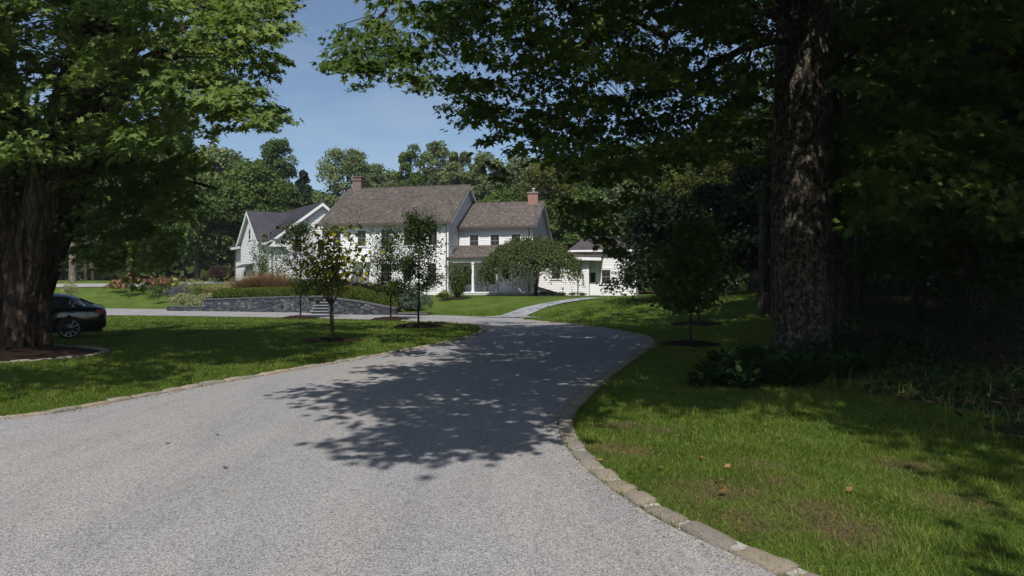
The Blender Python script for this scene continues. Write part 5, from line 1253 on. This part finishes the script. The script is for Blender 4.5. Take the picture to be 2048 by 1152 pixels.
for i, (px, d, top, wp, mt, stl, bk, lab) in enumerate(BT):
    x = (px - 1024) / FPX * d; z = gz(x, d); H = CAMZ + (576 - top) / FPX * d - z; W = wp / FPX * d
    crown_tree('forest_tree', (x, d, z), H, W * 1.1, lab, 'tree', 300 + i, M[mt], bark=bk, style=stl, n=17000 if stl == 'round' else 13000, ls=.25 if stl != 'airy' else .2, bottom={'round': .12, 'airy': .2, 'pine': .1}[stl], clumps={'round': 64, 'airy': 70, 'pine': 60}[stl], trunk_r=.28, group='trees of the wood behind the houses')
# forest mass further off
def mass():
    r = np.random.RandomState(77); n = 80000; x = r.uniform(-95, 70, n); y = r.uniform(96, 116, n)
    top = np.interp((x / y * FPX + 1024), [-300, 300, 520, 620, 700, 800, 950, 1100, 1300, 1800, 2300], [300, 330, 380, 425, 420, 400, 350, 340, 300, 150, 0]); H = CAMZ + (576 - top) / FPX * y
    H = H * (1 + .1 * wobble(x, y, .25)); z = H * r.uniform(0, 1, n) ** .75; P = np.stack([x, y, z], 1)
    scatt = scatter('distant_wood', 'clump', P, frames(r.normal(size=P.shape), unit(r.normal(0, .6, P.shape) + [0, -.5, .7])), np.where(z < 6, 1.1, .7) * r.uniform(.6, 1.4, n), M['woods'], None, np.clip(.5 + .5 * wobble(x, z, .8), 0, 1))
    tag(scatt, 'continuous far off green wood closing the view behind all trees', 'wood', kind='stuff')
mass()

# ---------------------------------------------------------------- undergrowth at the right maple
def plant_proto(seed, nleaf, L, mat, shape='long'):
    r = np.random.RandomState(seed); root = empty('leafy_plant', (0, 0, 0)); a_ = r.uniform(0, 6.28, nleaf); q = r.uniform(.02, .25, nleaf); zz = r.uniform(0, .4, nleaf) * r.uniform(.3, 1, nleaf)
    P = np.stack([np.cos(a_) * q, np.sin(a_) * q, zz], 1); Yn = np.stack([np.cos(a_), np.sin(a_), r.uniform(.1, 1.3, nleaf)], 1) + r.normal(0, .25, (nleaf, 3)); Zn = np.stack([-np.cos(a_) * .5, -np.sin(a_) * .5, np.ones(nleaf)], 1) + r.normal(0, .3, (nleaf, 3))
    scatter('leaves', shape, P, frames(Yn, unit(Zn)), L * r.uniform(.6, 1.25, nleaf), mat, root)
    m_ = MB(); [m_.tube([(0, 0, 0), (p[0] * .6, p[1] * .6, p[2])], [.006, .004], 4, cap=False) for p in P[::4]]; m_.build('stem', mat, root); return root
protos = [plant_proto(401, 90, .20, M['under'], 'oval'), plant_proto(402, 80, .22, M['under'], 'oval'), plant_proto(403, 90, .19, M['under'], 'heart')]
ru = np.random.RandomState(9)
UG = []
for px, py in [(1415, 775), (1432, 748), (1455, 770), (1478, 745), (1490, 778), (1512, 735), (1525, 765), (1548, 742), (1560, 772), (1588, 748), (1600, 772), (1625, 735), (1640, 760), (1662, 722), (1675, 752), (1700, 715), (1708, 742), (1735, 728), (1752, 745), (1440, 725), (1655, 700), (1690, 690), (1770, 715), (1800, 730), (1470, 722), (1780, 690), (1830, 705), (1860, 735)]:
    UG.append((px, py))
for i, (px, py) in enumerate(UG):
    b = G(px, py); o = protos[i] if i < 3 else copy_tree(protos[i % 3]); o.location = (b.x, b.y, b.z - .03); o.rotation_euler = (0, 0, ru.uniform(0, 6.28)); s = ru.uniform(.8, 1.35); o.scale = (s, s, s * ru.uniform(.7, .95))
    tag(o, 'dark broad leaved plant in the shaded clump round the foot of the tall right maple', 'plant', 'broad leaved plants at the foot of the right maple')
# weeds to the right (individual small clumps) as ground cover
def cover():
    r = np.random.RandomState(15); n = 26000; x = r.uniform(4, 24, n); y = r.uniform(4, 34, n); k = (wood(x, y) > .3) & (r.uniform(size=n) < .25 + .75 * (wobble(x, y, 1.3) > -.1)); x, y = x[k], y[k]; n = len(x)
    h = r.uniform(.02, .42, n) * np.clip(.4 + (x - 4) * .12, .3, 1.5); P = np.stack([x, y, ground(x, y) + h], 1)
    o = scatter('undergrowth', 'heart', P, frames(r.normal(size=P.shape) + [0, 0, -.2], unit(r.normal(0, .45, P.shape) + [0, 0, 1])), r.uniform(.05, .13, n), M['under'])
    tag(o, 'low leafy undergrowth covering the floor of the right hand wood', 'undergrowth', kind='stuff')
    n = 5200; x = r.uniform(3.8, 22, n); y = r.uniform(4, 30, n); k = wood(x, y) > .2; x, y = x[k], y[k]; n = len(x)
    P = np.stack([x, y, ground(x, y) + .012], 1); o = scatter('leaf_litter', 'oval', P, frames(r.normal(size=P.shape) * [1, 1, .15], unit(r.normal(0, .25, P.shape) + [0, 0, 1])), r.uniform(.04, .11, n), M['dry'], tint=r.uniform(0, .7, n))
    tag(o, 'dry leaves strewn over the floor of the right hand wood', 'leaf litter', kind='stuff')
cover()
# bent dead twigs at the right
for i, (a_, b_, c_) in enumerate([((1905, 545), (1960, 590), (2035, 650)), ((1930, 530), (1985, 600), (2030, 660)), ((1895, 560), (1975, 610), (2048, 640)), ((1960, 640), (2000, 600), (2040, 592))]):
    d = 14 + i * .3; m_ = MB(); p = [at(*a_, d), at(*b_, d), at(*c_, d)]; q = p[2]; p.append(Vector((q.x + .15, q.y, gz(q.x + .15, q.y))))
    m_.tube(p, [.004, .007, .009, .012], 5); o = m_.build('dead_twig', M['bark']); tag(o, 'bent dead twig arching out of the undergrowth by the right edge', 'twig', 'bent dead twigs at the right edge')

# fallen branches on the left lawn & stalks
for i, (px, py, lab) in enumerate([(345, 668, 'bare forked fallen branch on the shaded lawn right of the dark car'), (240, 672, 'small bare fallen twig on the lawn beside the rear wheel')]):
    b = G(px, py); m_ = MB(); r = np.random.RandomState(60 + i); s = 1 if i == 0 else .6
    for k in range(6):
        a1_ = r.uniform(-.2, .4); m_.tube([(k * .12 * s, 0, .02), (k * .12 * s + .2 * s * r.uniform(-1, 1), .1 * r.uniform(-1, 1), .25 * s * r.uniform(.3, 1)), (k * .12 * s + .5 * s * r.uniform(-1, 1), .2 * r.uniform(-1, 1), .5 * s * r.uniform(.2, 1))], [.012, .008, .004], 5)
    m_.tube([(-.5 * s, .05, .06), (0, 0, .02), (.6 * s, 0, .03), (1.0 * s, .1, .1)], [.008, .014, .012, .005], 5); o = m_.build('fallen_branch', M['bark']); o.location = tuple(b); tag(o, lab, 'branch')
# fallen leaves
FL = [(337, 892, .11, 'single brown fallen leaf on the sunlit gravel at the left'), (452, 941, .10, 'small dark fallen leaf on the gravel left of centre'), (437, 874, .09, 'tiny green fallen leaf on the gravel'), (405, 962, .05, 'tiny brown leaf scrap on the gravel'), (1442, 972, .13, 'curled tan leaf on the bare patch of the right lawn'), (1450, 994, .12, 'dark brown curled leaf on the bare patch of the right lawn'), (1322, 947, .13, 'pale tan leaf on the right lawn near the kerb'), (1356, 880, .10, 'rusty leaf at the top of the sunlit right lawn'), (1400, 925, .12, 'russet leaf between two bare patches of the right lawn'), (1176, 891, .10, 'orange leaf beside the kerb stones'), (1235, 896, .10, 'brown leaf on the small bare patch near the kerb'), (1592, 981, .12, 'pale leaf in the middle of the right lawn'), (1700, 988, .12, 'orange leaf on the right lawn, further right'), (1460, 944, .10, 'tan leaf behind the main bare patch'), (1553, 881, .10, 'tan leaf on the upper right lawn'), (1194, 932, .12, 'brown leaf lying on a kerb stone')]
for i, (px, py, s, lab) in enumerate(FL):
    b = G(px, py); r = np.random.RandomState(i + 500); P = np.array([[0, 0, 0.0]]); ong = on_drive(np.array([b.x]), np.array([b.y]))[0]
    o = scatter('fallen_leaf', 'maple', P, frames(r.normal(size=(1, 3)) * [1, 1, .1], unit(np.array([[r.normal(0, .3), r.normal(0, .3), 1.0]]))), s * .55, M['weed'] if 'green' in lab else M['dry'], None, np.array([.1 if 'dark' in lab else r.uniform(.3, 1)]))
    o.location = (b.x, b.y, b.z + (.022 if ong else .04)); tag(o, lab, 'leaf', 'fallen leaves')

# ---------------------------------------------------------------- lawn grass blades
def grass():
    r = np.random.RandomState(1)
    def region(n, xr, yr, xfun=None):
        x = r.uniform(*xr, n); y = r.uniform(*yr, n); return x, y
    xs_, ys_, ws, hs = [], [], [], []
    bands = [(3.2, 6.5, 170000, .0042, .058), (6.5, 10, 150000, .006, .056), (10, 16, 150000, .010, .055), (16, 26, 130000, .018, .055), (26, 40, 90000, .032, .055)]
    for y0, y1, n, w_, h in bands:
        y = r.uniform(y0, y1, n); x = r.uniform(-.82, .82, n) * y1
        k = ~on_drive(x, y) & (wood(x, y) < .75) & (np.abs(x) < y * .85 + 1)
        dd = dirt(x, y); k &= r.uniform(size=n) > dd * .68
        k &= ~(((x - mc[0]) / 4.3) ** 2 + ((y - mc[1]) / 2.7) ** 2 < 1)
        x, y = x[k], y[k]; xs_.append(x); ys_.append(y); ws.append(np.full(len(x), w_)); hs.append(np.full(len(x), h))
    x = np.concatenate(xs_); y = np.concatenate(ys_); w_ = np.concatenate(ws); h = np.concatenate(hs); n = len(x)
    # keep off kerb stones
    for line, side in ((eR, -1), (eL, 1)):
        pass
    clump = wobble(x, y, 2.2); h = h * r.uniform(.45, 1.35, n) * (1 + .35 * clump) * (1 + .6 * wood(x, y)); tx = wobble(x, y, 5)
    lean = r.normal(0, .45, (n, 2)) + np.stack([wobble(x, y, 4), wobble(y, x, 4)], 1) * .45
    P = np.stack([x, y, ground(x, y) - .004], 1); Yn = np.concatenate([lean, np.ones((n, 1))], 1); Zn = np.stack([lean[:, 0] + r.normal(0, .5, n), lean[:, 1] - .6 + r.normal(0, .5, n), np.full(n, .2)], 1)
    tint = np.clip(.42 + .22 * clump + r.normal(0, .22, n), 0, 1); print('grass', n)
    o = scatter('lawn_grass', 'blade', P, frames(Yn, unit(Zn)), h, M['grass'], None, tint, wid=w_ / h)
    tag(o, 'short green lawn grass on both sides of the driveway', 'grass', kind='stuff')
    # tall rough grass by the right edge
    n = 9000; x = r.uniform(3.6, 9.5, n); y = r.uniform(3.6, 13, n); k = (wood(x, y) > .1) & (wobble(x, y, 1.1) + r.normal(0, .3, n) > .05); x, y = x[k], y[k]; n = len(x)
    P = np.stack([x, y, ground(x, y)], 1); lean = r.normal(0, .55, (n, 2)); hh = r.uniform(.1, .38, n)
    o = scatter('rough_grass', 'blade', P, frames(np.concatenate([lean, np.ones((n, 1))], 1), unit(np.concatenate([lean, np.full((n, 1), .2)], 1) + r.normal(0, .3, (n, 3)))), hh, M['grass'], None, r.uniform(0, .8, n), wid=.009 / hh)
    tag(o, 'taller unmown grass where the right lawn meets the wood', 'grass', kind='stuff')
    # straw bits on the bare patches
    Q = []
    for cx, cy, rad in DW:
        m2 = int(260 * rad); Q.append(np.stack([r.normal(cx, rad * .6, m2), r.normal(cy, rad * .5, m2)], 1))
    Q = np.concatenate(Q); n = len(Q); P = np.stack([Q[:, 0], Q[:, 1], ground(Q[:, 0], Q[:, 1]) + .012], 1); L_ = r.uniform(.02, .07, n)
    o = scatter('dry_straw', 'blade', P, frames(r.normal(size=(n, 3)) * [1, 1, .15], unit(r.normal(0, .3, (n, 3)) + [0, 0, 1])), L_, M['dry'], None, r.uniform(.4, 1, n), wid=.003 / L_)
    tag(o, 'dry straw lying on the bare patches of the right lawn', 'straw', kind='stuff')
grass()

def details():
    r = np.random.RandomState(33)
    n = 2600; x = r.uniform(.5, 7, n); y = r.uniform(3.4, 13, n); k = ~on_drive(x, y) & (wood(x, y) < .9) & (wobble(x, y, 1.9) + r.normal(0, .25, n) > .35) & (dirt(x, y) < .6); x, y = x[k], y[k]; n = len(x)
    P = np.stack([x, y, ground(x, y) + r.uniform(.015, .05, n)], 1); o = scatter('clover', 'heart', P, frames(r.normal(size=(n, 3)) * [1, 1, .2], unit(r.normal(0, .35, (n, 3)) + [0, 0, 1])), r.uniform(.012, .034, n), M['weed'], None, r.uniform(0, .8, n))
    tag(o, 'small clover and weed leaves among the grass of the right lawn', 'clover', kind='stuff')
    for line, nm, lab in ((eR, 'right', 'loose pale grit gathered along the right kerb of the driveway'), (eL, 'left', 'loose pale grit gathered along the left kerb of the driveway')):
        n = 3800; i = r.randint(0, min(len(line) - 1, 110), n); t = r.uniform(0, 1, n)[:, None]; p = line[i] * (1 - t) + line[i + 1] * t; d = unit(line[i + 1] - line[i]); nr = np.stack([-d[:, 1], d[:, 0]], 1) * (1 if nm == 'right' else -1)
        p = p + nr * (np.abs(r.normal(0, .10, n))[:, None] - .01); P = np.stack([p[:, 0], p[:, 1], np.full(n, .017)], 1)
        o = scatter('loose_grit', 'clump', P, frames(r.normal(size=(n, 3)), unit(r.normal(0, .5, (n, 3)) + [0, 0, 1])), r.uniform(.006, .017, n), M['kerbstone'], None, r.uniform(0, 1, n)); tag(o, lab, 'grit', kind='stuff')
details()

# ---------------------------------------------------------------- car
def car():
    CX, CY = -12.9, 19.9; yaw = R_(33)
    root = empty('parked_car', (0, 0, 0), label='black four door saloon parked behind the old maple, only its rear half showing', cat='car')
    W = .93
    paint, nt, bs, out = nodes('black_car_paint'); bs.inputs['Base Color'].default_value = (.006, .008, .014, 1); bs.inputs['Roughness'].default_value = .12; bs.inputs['Coat Weight'].default_value = 1; bs.inputs['Specular IOR Level'].default_value = .6
    chrome = plain('bright_trim', (.6, .6, .62), .15, .05, 3, metal=1); red, nt, bs, out = nodes('red_lamp'); bs.inputs['Base Color'].default_value = (.35, .01, .015, 1); bs.inputs['Roughness'].default_value = .1
    rub = plain('tyre_rubber', (.018, .018, .018), .8, .1, 8); alloy = plain('alloy_wheel', (.62, .62, .65), .35, .05, 3, metal=.5)
    # stations: x (rear wheel at 0, rear positive), half width, sill z, belt z, top z, top halfwidth, deck
    S_ = [(-3.85, .55, .32, .56, .60, .50), (-3.70, .78, .22, .64, .68, .66), (-3.3, .90, .20, .74, .82, .72), (-2.6, .93, .18, .86, .93, .74), (-2.05, .93, .17, .93, 1.0, .72), (-1.5, .93, .17, .95, 1.28, .60), (-1.1, .93, .17, .96, 1.42, .58), (-.6, .93, .17, .97, 1.455, .58), (-.1, .93, .17, .98, 1.43, .58), (.3, .93, .19, .99, 1.30, .60), (.6, .92, .22, 1.0, 1.13, .66), (.80, .88, .26, 1.0, 1.06, .70), (.92, .82, .30, .97, 1.03, .68), (1.0, .74, .34, .88, .92, .62), (1.02, .66, .40, .80, .84, .56)]
    vs = []; k = 9; 
    for x, hw, z0, zb_, zt, tw_ in S_:
        prof = [(0, z0), (hw * .82, z0), (hw * .97, z0 + .10), (hw, z0 + (zb_ - z0) * .45), (hw * .985, zb_ - .10), (hw * .95, zb_), (tw_ + .02, zt - .035), (tw_ * .7, zt), (0, zt + .015)]
        vs += [(x, -a_, b_) for a_, b_ in prof] + [(x, a_, b_) for a_, b_ in prof[1:-1][::-1]]
    kk = 2 * k - 2; n = len(S_); fs = [(i * kk + j, i * kk + (j + 1) % kk, (i + 1) * kk + (j + 1) % kk, (i + 1) * kk + j) for i in range(n - 1) for j in range(kk)] + [list(range(kk))[::-1], [(n - 1) * kk + j for j in range(kk)]]
    m_ = MB(); m_.add(vs, fs); body = m_.build('body', paint, root, smooth=True)
    bm = bmesh.new(); bm.from_mesh(body.data); bmesh.ops.recalc_face_normals(bm, faces=bm.faces[:]); bm.to_mesh(body.data); bm.free()
    s = body.modifiers.new('s', 'SUBSURF'); s.levels = 2; s.render_levels = 2
    cut = []
    for wx in (0, -2.98):
        c = MB(); c.tube([(wx, -1.2, .35), (wx, -.62, .35)], [.365, .365], 32); o = c.build('wheel_cutter', None); cut.append(o)
        c = MB(); c.tube([(wx, .62, .35), (wx, 1.2, .35)], [.365, .365], 32); o = c.build('wheel_cutter', None); cut.append(o)
    for o in cut:
        b_ = body.modifiers.new('b', 'BOOLEAN'); b_.object = o; b_.operation = 'DIFFERENCE'; b_.solver = 'EXACT'
    bpy.context.view_layer.update(); dg = bpy.context.evaluated_depsgraph_get(); nm = bpy.data.meshes.new_from_object(body.evaluated_get(dg)); body.modifiers.clear(); body.data = nm
    for o in cut: bpy.data.objects.remove(o)
    # side windows slightly proud of the pillar area
    g1, nt, bs, out = nodes('car_glass'); bs.inputs['Base Color'].default_value = (.02, .025, .03, 1); bs.inputs['Roughness'].default_value = .03; bs.inputs['Specular IOR Level'].default_value = 1
    def side(x, u, s_):   # point on the cabin side: u 0 belt, 1 roof
        i = max(0, min(n - 2, [q[0] for q in S_].index(max([q[0] for q in S_ if q[0] <= x])))); t = (x - S_[i][0]) / (S_[i + 1][0] - S_[i][0]); L = [S_[i][j] * (1 - t) + S_[i + 1][j] * t for j in range(6)]
        y0, z0, y1, z1 = L[1] * .95, L[3], L[5] + .02, L[4] - .035; return (x, s_ * (y0 + (y1 - y0) * u + .006), z0 + (z1 - z0) * u)
    for s_ in (-1, 1):
        for xa, xb in ((-1.62, -.78), (-.70, .28)):
            m_ = MB(); q = 8; V_ = []; F_ = []
            for i in range(q + 1):
                x = xa + (xb - xa) * i / q; V_ += [side(x, .06, s_), side(x, .84, s_)]
            if xb > 0: V_[-1] = side(xb - .12, .70, s_)
            F_ = [(2 * i, 2 * i + 1, 2 * i + 3, 2 * i + 2) for i in range(q)]; m_.add(V_, F_); m_.build('side_window', g1, root)
        m_ = MB(); m_.tube([Vector(side(-1.7, .0, s_)) , Vector(side(-.7, -.02, s_)), Vector(side(.36, .0, s_)), Vector(side(.42, .25, s_)), Vector(side(.24, .72, s_)), Vector(side(-.1, .9, s_)), Vector(side(-.8, .93, s_)), Vector(side(-1.4, .85, s_))], [.011] * 8, 5); m_.build('window_trim', chrome, root)
        m_ = MB(); m_.box(.70, .93, s_ * .83 - .05, s_ * .83 + .035, .80, .93); tl = m_.build('tail_light', red, root)
        for hx in (-1.0, .02): m_ = MB(); m_.tube([(hx - .1, s_ * .93, .84), (hx, s_ * .965, .845), (hx + .1, s_ * .93, .84)], [.012] * 3, 6); m_.build('door_handle', paint, root)
    m_ = MB(); m_.add([(.30, -.54, 1.30), (.30, .54, 1.30), (.66, .60, 1.125), (.66, -.60, 1.125)], [(0, 1, 2, 3)]); 
    for v_ in range(len(m_.v)): m_.v[v_] = (m_.v[v_][0], m_.v[v_][1], m_.v[v_][2] + .012)
    m_.build('rear_window', g1, root)
    m_ = MB(); m_.box(-3.9 + 1.0, .9, -.80, .80, .20, .30); m_.build('underbody', rub, root)
    for wx in (0, -2.98):
        for s_ in (-1, 1):
            y1 = s_ * .90; y0 = s_ * .68; wr = empty('wheel', (wx, 0, .345)); wr.parent = root
            m_ = MB(); m_.tube([(0, y0, 0), (0, y0 + s_ * .02, 0), (0, y1 - s_ * .03, 0), (0, y1, 0), (0, y1, 0)], [.31, .342, .345, .33, .262], 40); m_.build('tyre', rub, wr, smooth=False)
            m_ = MB()
            for a_ in range(20):
                t = a_ / 20 * 6.283 + (.09 if a_ % 2 else -.09); t2 = a_ / 20 * 6.283 + (-.03 if a_ % 2 else .03); m_.bar((math.cos(t2) * .05, y1 + s_ * .006, math.sin(t2) * .05), (math.cos(t) * .255, y1 + s_ * .004, math.sin(t) * .255), .011, 5)
            ring = [(math.cos(t) * .256, y1 + s_ * .004, math.sin(t) * .256) for t in np.linspace(0, 6.283, 33)]; m_.tube(ring, [.012] * 33, 5); m_.tube([(0, y1, 0), (0, y1 + s_ * .015, 0)], [.055, .045], 12); m_.build('rim', alloy, wr)
    root.rotation_euler = (0, 0, yaw); root.scale = (.93, .93, .93)
    # rear wheel face (0,-.9) must land on (CX,CY)
    c, s_ = math.cos(yaw), math.sin(yaw); ox, oy = c * 0 - s_ * (-.9), s_ * 0 + c * (-.9); root.location = (CX - ox, CY - oy, .0)
car()

# ---------------------------------------------------------------- summer air
hb = MB(); hb.box(-150, 150, -60, 135, -3, 60); hm = bpy.data.materials.new('summer_haze'); hm.use_nodes = True
hn = hm.node_tree; hn.nodes.remove(hn.nodes['Principled BSDF']); pv = hn.nodes.new('ShaderNodeVolumePrincipled'); pv.inputs['Density'].default_value = .00028; pv.inputs['Color'].default_value = (.85, .92, 1, 1)
hn.links.new(pv.outputs[0], hn.nodes['Material Output'].inputs['Volume'])
tag(hb.build('haze', hm), 'faint summer haze in the air over the whole place', 'haze', kind='stuff')
